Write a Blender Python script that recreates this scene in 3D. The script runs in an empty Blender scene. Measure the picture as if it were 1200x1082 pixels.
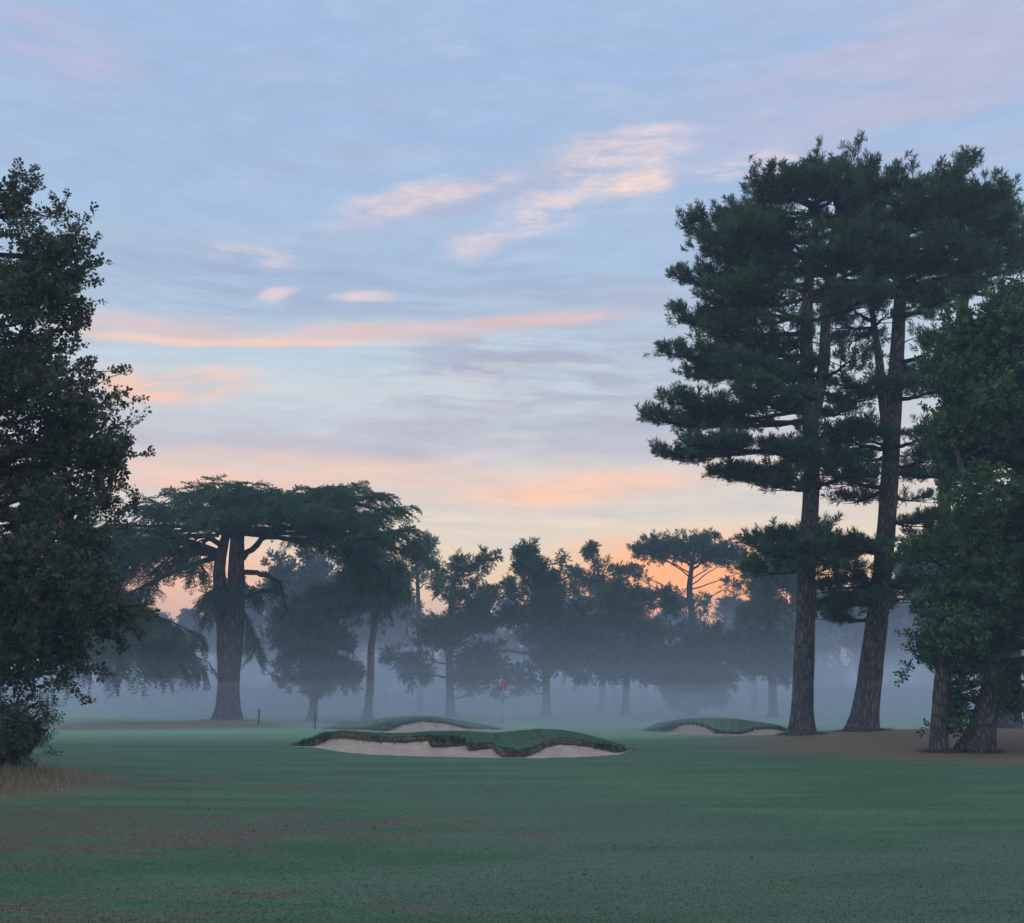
import bpy, math, random
import numpy as np

random.seed(7)
rng = np.random.default_rng(7)
scene = bpy.context.scene
COL = scene.collection

# ------------------------------------------------------------------ camera geometry (photo measured at 1200 x 1082)
F, CX, CY, HOR, CAMZ = 1287.0, 600.0, 541.0, 811.0, 1.6
PITCH = math.atan((HOR - CY) / F)
CP, SP = math.cos(PITCH), math.sin(PITCH)


def ray(px, py):
    x, u = (px - CX) / F, (CY - py) / F
    return np.array((x, CP - u * SP, SP + u * CP))


def at(px, py, Y):
    d = ray(px, py)
    s = Y / d[1]
    return np.array((d[0] * s, Y, CAMZ + d[2] * s))


def gh(x, y):
    """height of the terrain"""
    x = np.asarray(x, float); y = np.asarray(y, float)
    h = 0.05 * np.sin(x * .13 + 1) * np.sin(y * .11 + .4) + 0.03 * np.sin(x * .31 + y * .23)
    h = h + 0.30 * np.exp(-(((x - 17) / 9) ** 2 + ((y - 39) / 6) ** 2))
    h = h + 0.35 * np.exp(-(((x + 27) / 7) ** 2 + ((y - 61) / 5) ** 2))
    h = h + 0.9 * np.exp(-(((x + 42) / 14) ** 2 + ((y - 92) / 8) ** 2))
    h = h + 0.22 * np.exp(-(((x + 14) / 6) ** 2 + ((y - 54) / 5) ** 2))
    h = h + 0.30 * np.exp(-(((x + 11) / 3) ** 2 + ((y - 20) / 3) ** 2))
    return h


def ground_hit(px, py):
    d = ray(px, py)
    lo = None
    for Y in np.arange(4, 400, 0.25):
        s = Y / d[1]
        if CAMZ + d[2] * s <= gh(d[0] * s, Y):
            return np.array((d[0] * s, Y, float(gh(d[0] * s, Y))))
    return np.array((d[0] * 400, 400, 0))


def lin(c):
    c = np.array(c, float) / 255.0
    return np.where(c <= .04045, c / 12.92, ((c + .055) / 1.055) ** 2.4)


# ------------------------------------------------------------------ object helpers
def prop(o, label=None, cat=None, group=None, kind=None):
    for k, v in (('label', label), ('category', cat), ('group', group), ('kind', kind)):
        if v:
            o[k] = v
    return o


def empty(name, loc, label, cat, group=None):
    o = bpy.data.objects.new(name, None)
    o.empty_display_size = .3
    COL.objects.link(o)
    o.location = [float(a) for a in loc]
    return prop(o, label, cat, group)


class Buf:
    """collects polygons, makes ONE mesh"""
    def __init__(self):
        self.v, self.f3, self.f4, self.t, self.n = [], [], [], [], 0

    def add(self, v, f, tint=0.5):
        v = np.asarray(v, float); f = np.asarray(f, np.int64)
        if f.shape[1] == 3:
            self.f3.append(f + self.n)
        else:
            self.f4.append(f + self.n)
        self.v.append(v)
        self.t.append(np.broadcast_to(np.asarray(tint, float), (len(v),)))
        self.n += len(v)

    def tube(self, pts, radii, seg=6, cap=True, rough=0.0, tint=.5, lobes=None):
        pts = np.asarray(pts, float); radii = np.asarray(radii, float)
        n = len(pts)
        tan = np.gradient(pts, axis=0)
        tan /= np.linalg.norm(tan, axis=1)[:, None] + 1e-9
        ref = np.array((0.31, 1.0, 0.17)) if abs(tan[0][1]) < .9 else np.array((1., 0., .2))
        a = np.cross(tan, ref); a /= np.linalg.norm(a, axis=1)[:, None] + 1e-9
        b = np.cross(tan, a)
        th = np.arange(seg) / seg * 2 * np.pi
        r = radii[:, None] * (1 + rough * rng.uniform(-1, 1, (n, seg)))
        if lobes is not None:
            r = r * (1 + lobes[:, None] * (.55 * np.cos(th * 4 + pts[0][0]) + .45 * np.cos(th * 7 + 2 * pts[0][0]))[None, :])
        ring = pts[:, None, :] + r[..., None] * (a[:, None, :] * np.cos(th)[None, :, None] + b[:, None, :] * np.sin(th)[None, :, None])
        v = ring.reshape(-1, 3)
        i = np.arange(n - 1)[:, None] * seg; j = np.arange(seg)[None, :]; k = (j + 1) % seg
        f = np.stack([i + j, i + k, i + seg + k, i + seg + j], -1).reshape(-1, 4)
        self.add(v, f, tint)

    def build(self, name, mat, parent=None, smooth=True):
        me = bpy.data.meshes.new(name)
        v = np.concatenate(self.v); t = np.concatenate(self.t)
        if parent is not None:
            v = v - np.array(parent.location)[None, :]
        f3 = np.concatenate(self.f3) if self.f3 else np.zeros((0, 3), np.int64)
        f4 = np.concatenate(self.f4) if self.f4 else np.zeros((0, 4), np.int64)
        loops = np.concatenate([f3.ravel(), f4.ravel()]).astype(np.int32)
        nt, nq = len(f3), len(f4)
        starts = np.concatenate([np.arange(nt) * 3, nt * 3 + np.arange(nq) * 4]).astype(np.int32)
        me.vertices.add(len(v)); me.vertices.foreach_set('co', v.astype(np.float32).ravel())
        me.loops.add(len(loops)); me.loops.foreach_set('vertex_index', loops)
        me.polygons.add(nt + nq); me.polygons.foreach_set('loop_start', starts)
        me.update(calc_edges=True)
        me.polygons.foreach_set('use_smooth', np.full(nt + nq, smooth, bool))
        at_ = me.attributes.new('tint', 'FLOAT', 'POINT')
        at_.data.foreach_set('value', t.astype(np.float32))
        me.materials.append(mat)
        o = bpy.data.objects.new(name, me)
        COL.objects.link(o)
        if parent is not None:
            o.parent = parent
        return o


def instance(buf, tmpl, pos, axis, scale, tint, roll=None):
    """many copies of a small template (its +Z along axis, its +X roughly level) into one buffer"""
    tv, tf = tmpl
    pos = np.asarray(pos, float); k = len(pos)
    if k == 0:
        return
    z = np.asarray(axis, float); z = z / (np.linalg.norm(z, axis=1)[:, None] + 1e-9)
    up = np.tile(np.array((0.02, 0.01, 1.0)), (k, 1))
    x = np.cross(up, z); x /= np.linalg.norm(x, axis=1)[:, None] + 1e-9
    y = np.cross(z, x)
    if roll is None:
        roll = rng.uniform(0, 2 * np.pi, k)
    c, s = np.cos(roll)[:, None], np.sin(roll)[:, None]
    x, y = x * c + y * s, y * c - x * s
    sc = np.broadcast_to(np.asarray(scale, float), (k,))[:, None, None]
    v = (tv[None, :, 0:1] * x[:, None, :] + tv[None, :, 1:2] * y[:, None, :] + tv[None, :, 2:3] * z[:, None, :]) * sc + pos[:, None, :]
    f = tf[None] + (np.arange(k) * len(tv))[:, None, None]
    t = np.repeat(np.broadcast_to(np.asarray(tint, float), (k,)), len(tv))
    buf.add(v.reshape(-1, 3), f.reshape(-1, tf.shape[1]), t)


# ------------------------------------------------------------------ templates
def needle_tuft(n, w, seed, lo=25, hi=70):
    r = np.random.default_rng(seed)
    v, f = [], []
    for i in range(n):
        zb = r.uniform(0, .65)
        th = r.uniform(0, 2 * np.pi); a = math.radians(r.uniform(lo, hi) * (1 - .45 * zb))
        L = r.uniform(.42, .62)
        d = np.array((math.sin(a) * math.cos(th), math.sin(a) * math.sin(th), math.cos(a)))
        s = np.cross(d, r.normal(size=3)); s /= np.linalg.norm(s)
        b = np.array((0, 0, zb))
        m = b + d * L * .55
        v += [b, m + s * w, b + d * L, m - s * w]
        f += [(4 * i, 4 * i + 1, 4 * i + 2), (4 * i, 4 * i + 2, 4 * i + 3)]
    return np.array(v), np.array(f)


def leaf_spray(n, L, w, seed, twig=True):
    r = np.random.default_rng(seed)
    v, f = [], []
    for i in range(n):
        zb = (i + .5) / n * .9
        th = i * 2.4 + r.uniform(-.5, .5); a = math.radians(r.uniform(35, 85))
        l = L * r.uniform(.7, 1.25)
        d = np.array((math.sin(a) * math.cos(th), math.sin(a) * math.sin(th), math.cos(a)))
        s = np.cross(d, r.normal(size=3)); s /= np.linalg.norm(s)
        nn = np.cross(d, s)
        b = np.array((0, 0, zb)) + d * .04
        q = b + d * l * .5
        k = len(v)
        v += [b, q + s * l * w + nn * l * .08, b + d * l, q - s * l * w + nn * l * .08]
        f += [(k, k + 1, k + 2), (k, k + 2, k + 3)]
    if twig:
        k = len(v)
        v += [np.array((.012, 0, -.25)), np.array((-.008, .012, -.25)), np.array((0, 0, 1.0)), np.array((-.008, -.012, -.25))]
        f += [(k, k + 1, k + 2), (k + 1, k + 3, k + 2), (k + 3, k, k + 2)]
    return np.array(v), np.array(f)


def cedar_spray(seed, nb=13):
    """a flat frond of short needle rosettes, drooping along its length; X is across, Z along, Y up"""
    r = np.random.default_rng(seed)
    v, f = [], []

    def tri(a, b, c):
        k = len(v); v.extend([a, b, c]); f.append((k, k + 1, k + 2))

    def P(z):
        return np.array((0, -.28 * z * z + .05, z))
    for i in range(nb):
        z = (i + .6) / nb
        L = (.42 * (1 - z) ** .7 + .10) * r.uniform(.6, 1.15)
        s = 1 if i % 2 else -1
        a = math.radians(r.uniform(40, 65))
        d = np.array((s * math.sin(a), r.uniform(-.35, .12), math.cos(a)))
        b = P(z)
        m = max(3, int(L / .07))
        for j in range(m):
            q = b + d * L * (j + .3) / m
            for _ in range(3):
                e = np.array((r.uniform(-1, 1), r.uniform(-.25, 1), r.uniform(-.2, 1))); e /= np.linalg.norm(e)
                w = np.cross(e, r.normal(size=3)); w /= np.linalg.norm(w)
                tri(q - w * .024, q + w * .024, q + e * r.uniform(.07, .12))
        tri(b - np.array((0, 0, .012)), b + np.array((0, 0, .012)), b + d * L)
    tri(P(0) - np.array((.02, 0, 0)), P(0) + np.array((.02, 0, 0)), P(.5))
    tri(P(.5) - np.array((.012, 0, 0)), P(.5) + np.array((.012, 0, 0)), P(1))
    return np.array(v), np.array(f)


TUFT = [needle_tuft(34, .030, s, 22, 80) for s in (1, 2, 3)]
TUFT_FAR = [needle_tuft(15, .050, s, 20, 85) for s in (4, 5, 6)]
TUFT_BELT = [needle_tuft(10, .085, s, 20, 90) for s in (7, 8)]
OAK = [leaf_spray(11, .36, .34, s) for s in (11, 12, 13)]
SHRUB = [leaf_spray(13, .22, .26, s) for s in (14, 15)]
CEDAR = [cedar_spray(s) for s in (21, 22, 23, 24)]


# ------------------------------------------------------------------ node helpers
def new_mat(name):
    m = bpy.data.materials.new(name)
    m.use_nodes = True
    nt = m.node_tree
    nt.nodes.clear()
    return m, nt


class N:
    def __init__(self, nt):
        self.nt = nt

    def node(self, typ, ins=None, **kw):
        n = self.nt.nodes.new(typ)
        for k, v in kw.items():
            setattr(n, k, v)
        for k, v in (ins or {}).items():
            if isinstance(v, bpy.types.NodeSocket):
                self.nt.links.new(v, n.inputs[k])
            else:
                n.inputs[k].default_value = v
        return n

    def math(self, op, a, b=0.0, clamp=False):
        return self.node('ShaderNodeMath', {0: a, 1: b}, operation=op, use_clamp=clamp).outputs[0]

    def mix(self, fac, a, b, blend='MIX'):
        def c(x):
            return x if isinstance(x, bpy.types.NodeSocket) else (*x[:3], 1.0)
        n = self.nt.nodes.new('ShaderNodeMix'); n.data_type = 'RGBA'; n.blend_type = blend
        for sock, val in ((n.inputs[0], fac), (n.inputs[6], c(a)), (n.inputs[7], c(b))):
            if isinstance(val, bpy.types.NodeSocket):
                self.nt.links.new(val, sock)
            else:
                sock.default_value = val
        return n.outputs[2]

    def noise(self, vec, scale, detail=4.0, rough=.55, dist=0.0):
        return self.node('ShaderNodeTexNoise', {'Vector': vec, 'Scale': scale, 'Detail': detail, 'Roughness': rough, 'Distortion': dist})

    def ramp(self, fac, stops, interp='LINEAR'):
        n = self.nt.nodes.new('ShaderNodeValToRGB')
        n.color_ramp.interpolation = interp
        e = n.color_ramp.elements
        while len(e) < len(stops):
            e.new(0.5)
        for el, (p, c) in zip(e, stops):
            el.position = p
            el.color = (*c[:3], 1.0) if not np.isscalar(c) else (c, c, c, 1)
        self.nt.links.new(fac, n.inputs[0])
        return n.outputs[0]

    def mapping(self, vec, loc=(0, 0, 0), rot=(0, 0, 0), scale=(1, 1, 1), typ='POINT'):
        return self.node('ShaderNodeMapping', {'Vector': vec, 'Location': loc, 'Rotation': rot, 'Scale': scale}, vector_type=typ).outputs[0]

    def smooth(self, v, a, b):
        return self.node('ShaderNodeMapRange', {'Value': v, 'From Min': a, 'From Max': b}, interpolation_type='SMOOTHSTEP').outputs[0]

    def blob(self, vec, c, rot, r):
        """1 at the centre of an ellipse falling to 0 at its rim"""
        m = self.mapping(vec, (*c, 0), (0, 0, rot), (r[0], r[1], 1.0), 'TEXTURE')
        return self.node('ShaderNodeTexGradient', {'Vector': m}, gradient_type='SPHERICAL').outputs['Fac']


def foliage_mat(name, dark, light, dry=None, dry_at=.86, transl=.25):
    m, nt = new_mat(name); n = N(nt)
    t = n.node('ShaderNodeAttribute', attribute_name='tint').outputs['Fac']
    pos = n.node('ShaderNodeNewGeometry').outputs['Position']
    nz = n.noise(pos, .55, 3).outputs['Fac']
    k = n.math('ADD', n.math('MULTIPLY', t, .6), n.math('MULTIPLY', n.math('SUBTRACT', nz, .3), 1.0), clamp=True)
    col = n.mix(k, dark, light)
    if dry:
        d = n.smooth(n.math('ADD', t, n.math('MULTIPLY', n.math('SUBTRACT', nz, .5), .7)), dry_at - .1, dry_at + .1)
        col = n.mix(d, col, dry)
    p = n.node('ShaderNodeBsdfPrincipled', {'Base Color': col, 'Roughness': .6, 'Specular IOR Level': .25})
    tr = n.node('ShaderNodeBsdfTranslucent', {'Color': col})
    mx = n.node('ShaderNodeMixShader', {0: transl, 1: p.outputs[0], 2: tr.outputs[0]})
    o = n.node('ShaderNodeOutputMaterial', {'Surface': mx.outputs[0]})
    return m


def bark_mat(name, dark, light, scale=1.0, moss=None):
    m, nt = new_mat(name); n = N(nt)
    pos = n.node('ShaderNodeNewGeometry').outputs['Position']
    st = n.mapping(pos, scale=(8 * scale, 8 * scale, 1.7 * scale))
    warp = n.noise(st, .55, 6, .7)
    add = n.node('ShaderNodeVectorMath', {0: st, 1: warp.outputs['Color']}, operation='ADD').outputs[0]
    vor = n.node('ShaderNodeTexVoronoi', {'Vector': add, 'Scale': 1.0, 'Randomness': 1.0}, feature='DISTANCE_TO_EDGE').outputs['Distance']
    crack = n.smooth(n.math('ADD', vor, n.math('MULTIPLY', n.math('SUBTRACT', warp.outputs['Fac'], .5), .5)), .0, .34)
    fine = n.noise(st, 4.0, 6).outputs['Fac']
    big = n.noise(pos, .9, 3).outputs['Fac']
    k = n.math('MULTIPLY', crack, n.math('ADD', fine, .25), clamp=True)
    col = n.mix(k, dark, light)
    col = n.mix(n.smooth(big, .45, .7), col, n.mix(k, dark, tuple(a * .6 for a in light)))
    h = n.math('ADD', n.math('MULTIPLY', crack, .7), n.math('MULTIPLY', fine, .4))
    b = n.node('ShaderNodeBump', {'Height': h, 'Strength': .9, 'Distance': .05})
    p = n.node('ShaderNodeBsdfPrincipled', {'Base Color': col, 'Roughness': .9, 'Specular IOR Level': .15, 'Normal': b.outputs[0]})
    n.node('ShaderNodeOutputMaterial', {'Surface': p.outputs[0]})
    return m


def plain_mat(name, col, rough=.6, var=.15, scale=20):
    m, nt = new_mat(name); n = N(nt)
    pos = n.node('ShaderNodeNewGeometry').outputs['Position']
    nz = n.noise(pos, scale, 4).outputs['Fac']
    c = n.mix(nz, tuple(a * (1 - var) for a in col), tuple(min(1, a * (1 + var)) for a in col))
    p = n.node('ShaderNodeBsdfPrincipled', {'Base Color': c, 'Roughness': rough})
    n.node('ShaderNodeOutputMaterial', {'Surface': p.outputs[0]})
    return m


GRASS_A, GRASS_B = (.048, .125, .060), (.090, .202, .094)
EARTH_A, EARTH_B = (.060, .050, .038), (.155, .120, .086)
LITTER_A, LITTER_B = (.160, .092, .064), (.270, .160, .108)


def grass_mat(name, blades=False, mound=False):
    m, nt = new_mat(name); n = N(nt)
    pos = n.node('ShaderNodeNewGeometry').outputs['Position']
    flat = n.mapping(pos, scale=(1, 1, 0))
    streak = n.mapping(flat, scale=(.30, 1.0, 1))
    broad = n.noise(flat, .10, 4, .6).outputs['Fac']
    mid = n.noise(streak, .75, 6, .62, .4).outputs['Fac']
    fine = n.noise(flat, 16, 5, .7).outputs['Fac']
    clump = n.noise(n.mapping(flat, scale=(.6, 1, 1)), 4.0, 4, .6).outputs['Fac']
    g = n.mix(n.smooth(mid, .35, .65), GRASS_A, GRASS_B)
    g = n.mix(n.math('MULTIPLY', n.smooth(broad, .40, .66), .75), g, (.088, .135, .092))
    g = n.mix(n.math('MULTIPLY', n.smooth(clump, .5, .72), .5), g, (.050, .105, .050))
    g = n.mix(n.smooth(fine, .35, .75), n.mix(.5, g, (.03, .06, .03)), g)
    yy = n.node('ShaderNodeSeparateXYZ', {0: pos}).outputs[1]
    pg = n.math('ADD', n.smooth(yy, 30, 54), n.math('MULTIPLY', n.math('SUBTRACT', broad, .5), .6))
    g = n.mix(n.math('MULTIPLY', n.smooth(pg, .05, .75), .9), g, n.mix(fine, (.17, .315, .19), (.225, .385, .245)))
    if not mound:
        soft = n.math('MULTIPLY', n.blob(flat, (4.0, 10.5), 0, (13, 6.0)), n.smooth(n.math('ADD', n.math('MULTIPLY', broad, .5), n.math('MULTIPLY', mid, .5)), .42, .62))
        g = n.mix(n.math('MULTIPLY', n.smooth(soft, .0, .6), .5), g, n.mix(fine, (.085, .098, .092), (.120, .130, .118)))
        # worn, leaf-strewn ground: lower left, a fainter sweep across the front
        worn = n.blob(flat, (-5.8, 13.2), .04, (7.4, 3.7))
        w2 = n.blob(flat, (-3.2, 8.3), 0, (6.5, 1.9))
        w3 = n.blob(flat, (-5.5, 20.5), 0, (7, 3.6))
        tot = n.math('ADD', n.math('MULTIPLY', worn, 1.5), n.math('MULTIPLY', w2, .5))
        tot = n.math('ADD', tot, n.math('MULTIPLY', w3, .55))
        rag = n.noise(n.mapping(flat, scale=(.42, 1, 1)), 1.9, 8, .68, .5).outputs['Fac']
        k = n.math('MULTIPLY', tot, n.smooth(n.math('ADD', n.math('MULTIPLY', mid, .45), n.math('MULTIPLY', rag, .8)), .52, .80))
        k = n.math('MULTIPLY', n.smooth(k, .05, .36), n.math('ADD', n.math('MULTIPLY', fine, .7), .6), clamp=True)
        earth = n.mix(n.smooth(fine, .3, .7), EARTH_A, EARTH_B)
        g = n.mix(n.math('MULTIPLY', k, .95), g, earth)
        # needle litter under the pines and under the cedar
        l1 = n.blob(flat, (18, 34), -.02, (16, 14))
        l2 = n.blob(flat, (-17, 50.5), -.05, (10, 4.5))
        l3 = n.blob(flat, (-11.5, 19), 0, (6.5, 5.5))
        lt = n.math('ADD', l1, n.math('ADD', n.math('MULTIPLY', l2, 1.1), l3))
        lt = n.smooth(n.math('ADD', lt, n.math('MULTIPLY', n.math('SUBTRACT', mid, .5), .5)), .12, .50)
        lt = n.math('MULTIPLY', lt, n.math('ADD', .55, n.math('MULTIPLY', clump, .5)), clamp=True)
        g = n.mix(lt, g, n.mix(fine, LITTER_A, LITTER_B))
    if blades:
        t = n.node('ShaderNodeAttribute', attribute_name='tint').outputs['Fac']
        g = n.mix(t, n.mix(.12, g, (.03, .06, .03)), n.mix(.30, g, (.15, .26, .14)))
        nrm = n.node('ShaderNodeNewGeometry').outputs['Normal']
        nv = n.node('ShaderNodeVectorMath', {0: nrm, 1: (.25, .25, .25)}, operation='MULTIPLY').outputs[0]
        nv = n.node('ShaderNodeVectorMath', {0: nv, 1: (0, 0, .85)}, operation='ADD').outputs[0]
        nv = n.node('ShaderNodeVectorMath', {0: nv}, operation='NORMALIZE').outputs[0]
        p = n.node('ShaderNodeBsdfPrincipled', {'Base Color': g, 'Roughness': .6, 'Specular IOR Level': .25, 'Normal': nv})
        tr = n.node('ShaderNodeBsdfTranslucent', {'Color': g})
        sh = n.node('ShaderNodeMixShader', {0: .15, 1: p.outputs[0], 2: tr.outputs[0]}).outputs[0]
    else:
        h = n.math('ADD', n.math('MULTIPLY', fine, .5), clump)
        b = n.node('ShaderNodeBump', {'Height': h, 'Strength': .6, 'Distance': .06})
        sh = n.node('ShaderNodeBsdfPrincipled', {'Base Color': g, 'Roughness': .8, 'Specular IOR Level': .2, 'Normal': b.outputs[0]}).outputs[0]
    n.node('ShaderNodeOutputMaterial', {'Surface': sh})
    return m


def sand_mat():
    m, nt = new_mat('sand'); n = N(nt)
    pos = n.node('ShaderNodeNewGeometry').outputs['Position']
    a = n.noise(pos, 2.2, 5, .6).outputs['Fac']
    b = n.noise(pos, 30, 5, .7).outputs['Fac']
    rake = n.node('ShaderNodeTexWave', {'Vector': n.mapping(pos, rot=(0, 0, .3)), 'Scale': 2.6, 'Distortion': 5, 'Detail': 3, 'Detail Scale': 1.2}).outputs['Fac']
    c = n.mix(n.smooth(a, .35, .68), (.38, .295, .225), (.48, .38, .295))
    c = n.mix(n.smooth(b, .55, .8), c, (.29, .23, .185))
    bp = n.node('ShaderNodeBump', {'Height': n.math('ADD', b, n.math('MULTIPLY', rake, .5)), 'Strength': .5, 'Distance': .04})
    p = n.node('ShaderNodeBsdfPrincipled', {'Base Color': c, 'Roughness': .95, 'Specular IOR Level': .1, 'Normal': bp.outputs[0]})
    n.node('ShaderNodeOutputMaterial', {'Surface': p.outputs[0]})
    return m


M_PINE = foliage_mat('pine_needles', (.018, .056, .026), (.088, .195, .078))
M_PINE_FAR = foliage_mat('scots_pine_needles', (.020, .058, .030), (.082, .172, .078))
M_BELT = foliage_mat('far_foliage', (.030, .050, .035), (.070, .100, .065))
M_CEDAR = foliage_mat('cedar_needles', (.020, .066, .036), (.105, .225, .112))
M_OAK_L = foliage_mat('oak_leaves_turning', (.026, .054, .034), (.090, .138, .072), (.130, .102, .056), .93)
M_OAK_R = foliage_mat('oak_leaves_green', (.022, .070, .030), (.100, .215, .082))
M_SHRUB = foliage_mat('shrub_leaves', (.055, .095, .050), (.16, .22, .12), (.17, .12, .07), .95)
M_BARK_PINE = bark_mat('pine_bark', (.056, .054, .056), (.255, .248, .250), 1.35)
M_BARK_RED = bark_mat('scots_pine_bark', (.070, .045, .036), (.270, .160, .115), 1.0)
M_BARK_DARK = bark_mat('dark_branch_bark', (.030, .025, .022), (.095, .078, .066), 1.6)
M_BARK_CEDAR = bark_mat('cedar_bark', (.050, .040, .036), (.190, .145, .130), .9)
M_BARK_OAK = bark_mat('oak_bark', (.060, .054, .050), (.225, .205, .190), 1.5)
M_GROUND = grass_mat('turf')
M_BLADES = grass_mat('grass_blades', blades=True)
M_MOUND = grass_mat('mound_turf', mound=True)
M_MOUND_BL = grass_mat('mound_blades', blades=True, mound=True)
M_SAND = sand_mat()
M_LIP = plain_mat('bunker_lip_earth', (.150, .120, .098), .95, .6, 9)
M_DRY = foliage_mat('dry_grass', (.19, .165, .10), (.42, .345, .225), transl=.3)
M_LEAFLITTER = foliage_mat('fallen_leaf', (.13, .09, .05), (.28, .23, .16), transl=.45)
M_RED = plain_mat('red_cloth', (.55, .03, .035), .7)
M_WHITE = plain_mat('white_paint', (.75, .75, .74), .4, .05)
M_STRIPE = plain_mat('red_paint', (.42, .05, .05), .4)
M_POST = plain_mat('dark_post_wood', (.030, .028, .030), .8, .4)

# ------------------------------------------------------------------ terrain
def grid_axis(stops):
    out = [stops[0][0]]
    for (a, _), (b, st) in zip(stops[:-1], stops[1:]):
        k = max(1, int(round((b - a) / st)))
        out += list(np.linspace(a, b, k + 1)[1:])
    return np.array(out)


gx = grid_axis([(-400, 0), (-60, 40), (-30, 1.5), (30, .6), (60, 1.5), (400, 40)])
gy = grid_axis([(-60, 0), (4, 16), (30, .5), (70, .8), (130, 3), (420, 40)])
X, Yg = np.meshgrid(gx, gy)
gv = np.stack([X, Yg, gh(X, Yg)], -1).reshape(-1, 3)
nx, ny = len(gx), len(gy)
ii = np.arange(ny - 1)[:, None] * nx + np.arange(nx - 1)[None, :]
gf = np.stack([ii, ii + 1, ii + nx + 1, ii + nx], -1).reshape(-1, 4)
b = Buf(); b.add(gv, gf)
ground = b.build('ground', M_GROUND)
prop(ground, 'mown green fairway with worn brown patches and needle litter', 'ground', kind='structure')


def blade_field(pts, hts, lean, width, mat, name, label=None, cat=None, curve=.5, parent=None, b=None):
    k = len(pts)
    th = rng.uniform(0, 2 * np.pi, k)
    d = np.stack([np.cos(th), np.sin(th), np.zeros(k)], -1)
    s = np.stack([-np.sin(th), np.cos(th), np.zeros(k)], -1)
    ln = rng.uniform(.2, 1, k)[:, None] * lean
    h = np.asarray(hts)[:, None]
    w = np.broadcast_to(np.asarray(width), (k,))[:, None]
    up = np.array((0, 0, 1.0))
    p0 = pts - s * w; p1 = pts + s * w
    mid = pts + up * h * .6 + d * h * ln * .35
    tip = pts + up * h * (1 - .35 * ln) + d * h * ln
    v = np.stack([p0, p1, mid + s * w * .6, mid - s * w * .6, tip], 1).reshape(-1, 3)
    i = (np.arange(k) * 5)[:, None]
    f = np.concatenate([i + np.array((0, 1, 2)), i + np.array((0, 2, 3)), i + np.array((3, 2, 4))], 0)
    own = b is None
    b = b or Buf()
    b.add(v, f, np.repeat(rng.uniform(0, 1, k), 5))
    if own:
        return prop(b.build(name, mat, parent), label, cat, kind='stuff')


def field_points(y0, y1, n):
    """points spread over the wedge of ground in front of the camera, evenly as the picture sees them"""
    u = rng.uniform(0, 1, n)
    y = 1 / (1 / y0 + u * (1 / y1 - 1 / y0))
    x = rng.uniform(-.56, .56, n) * y
    return np.stack([x, y, gh(x, y) - .004], -1)


fp = field_points(6.3, 75, 250000)
hts = rng.uniform(.008, .022, len(fp))
for bx, by, Yb, rb in ((939, 861, 40, .48), (1011, 862, 41, .55), (267, 848, 56, .72), (1146, 880, 31, .36), (1100, 879, 31, .30), (1109, 862, 46, .35), (1181, 866, 44, .5)):
    q = at(bx, by, Yb); kk = 1600
    a_ = rng.uniform(0, 2 * np.pi, kk); rr_ = rb * (1 + np.abs(rng.normal(0, .45, kk)))
    xx, yy = q[0] + rr_ * np.cos(a_), Yb + rr_ * np.sin(a_)
    fp = np.concatenate([fp, np.stack([xx, yy, gh(xx, yy) - .004], -1)]); hts = np.concatenate([hts, rng.uniform(.04, .15, kk)])
blade_field(fp, hts, 1.2, .0016 + .00013 * fp[:, 1], M_BLADES,
            'grass', 'short mown grass blades covering the near fairway', 'grass')

# taller dry grass under the hedge at the left edge
dx = rng.normal(-9.4, 1.9, 30000); dy = rng.normal(18.4, 2.3, 30000)
keep = ((dx + 10.3) / 2.9) ** 2 + ((dy - 18.8) / 3.4) ** 2 < rng.uniform(.15, 1.6, 30000)
dx, dy = dx[keep], dy[keep]
edge = np.clip(1.15 - np.sqrt(((dx + 11) / 4.6) ** 2 + ((dy - 19) / 3.8) ** 2), .15, 1)
blade_field(np.stack([dx, dy, gh(dx, dy) - .01], -1), rng.uniform(.12, .62, len(dx)) * edge * rng.uniform(.5, 1.1, len(dx)), .8, .005, M_DRY,
            'dry_grass', 'tall straw coloured dry grass below the left bush', 'grass')

# fallen leaves
fl = field_points(7, 45, 300)
b = Buf()
lf = (np.array([(0, -.5, 0), (.32, 0, .12), (0, .5, .05), (-.32, 0, .1)], float)[:, [0, 2, 1]], np.array([(0, 1, 2), (0, 2, 3)]))
instance(b, lf, fl + np.array((0, 0, .035)), rng.normal(size=(len(fl), 3)) * np.array((1, 1, .25)), rng.uniform(.022, .05, len(fl)), rng.uniform(0, 1, len(fl)))
prop(b.build('fallen_leaves', M_LEAFLITTER), 'small pale fallen leaves scattered over the grass', 'leaves', kind='stuff')


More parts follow.
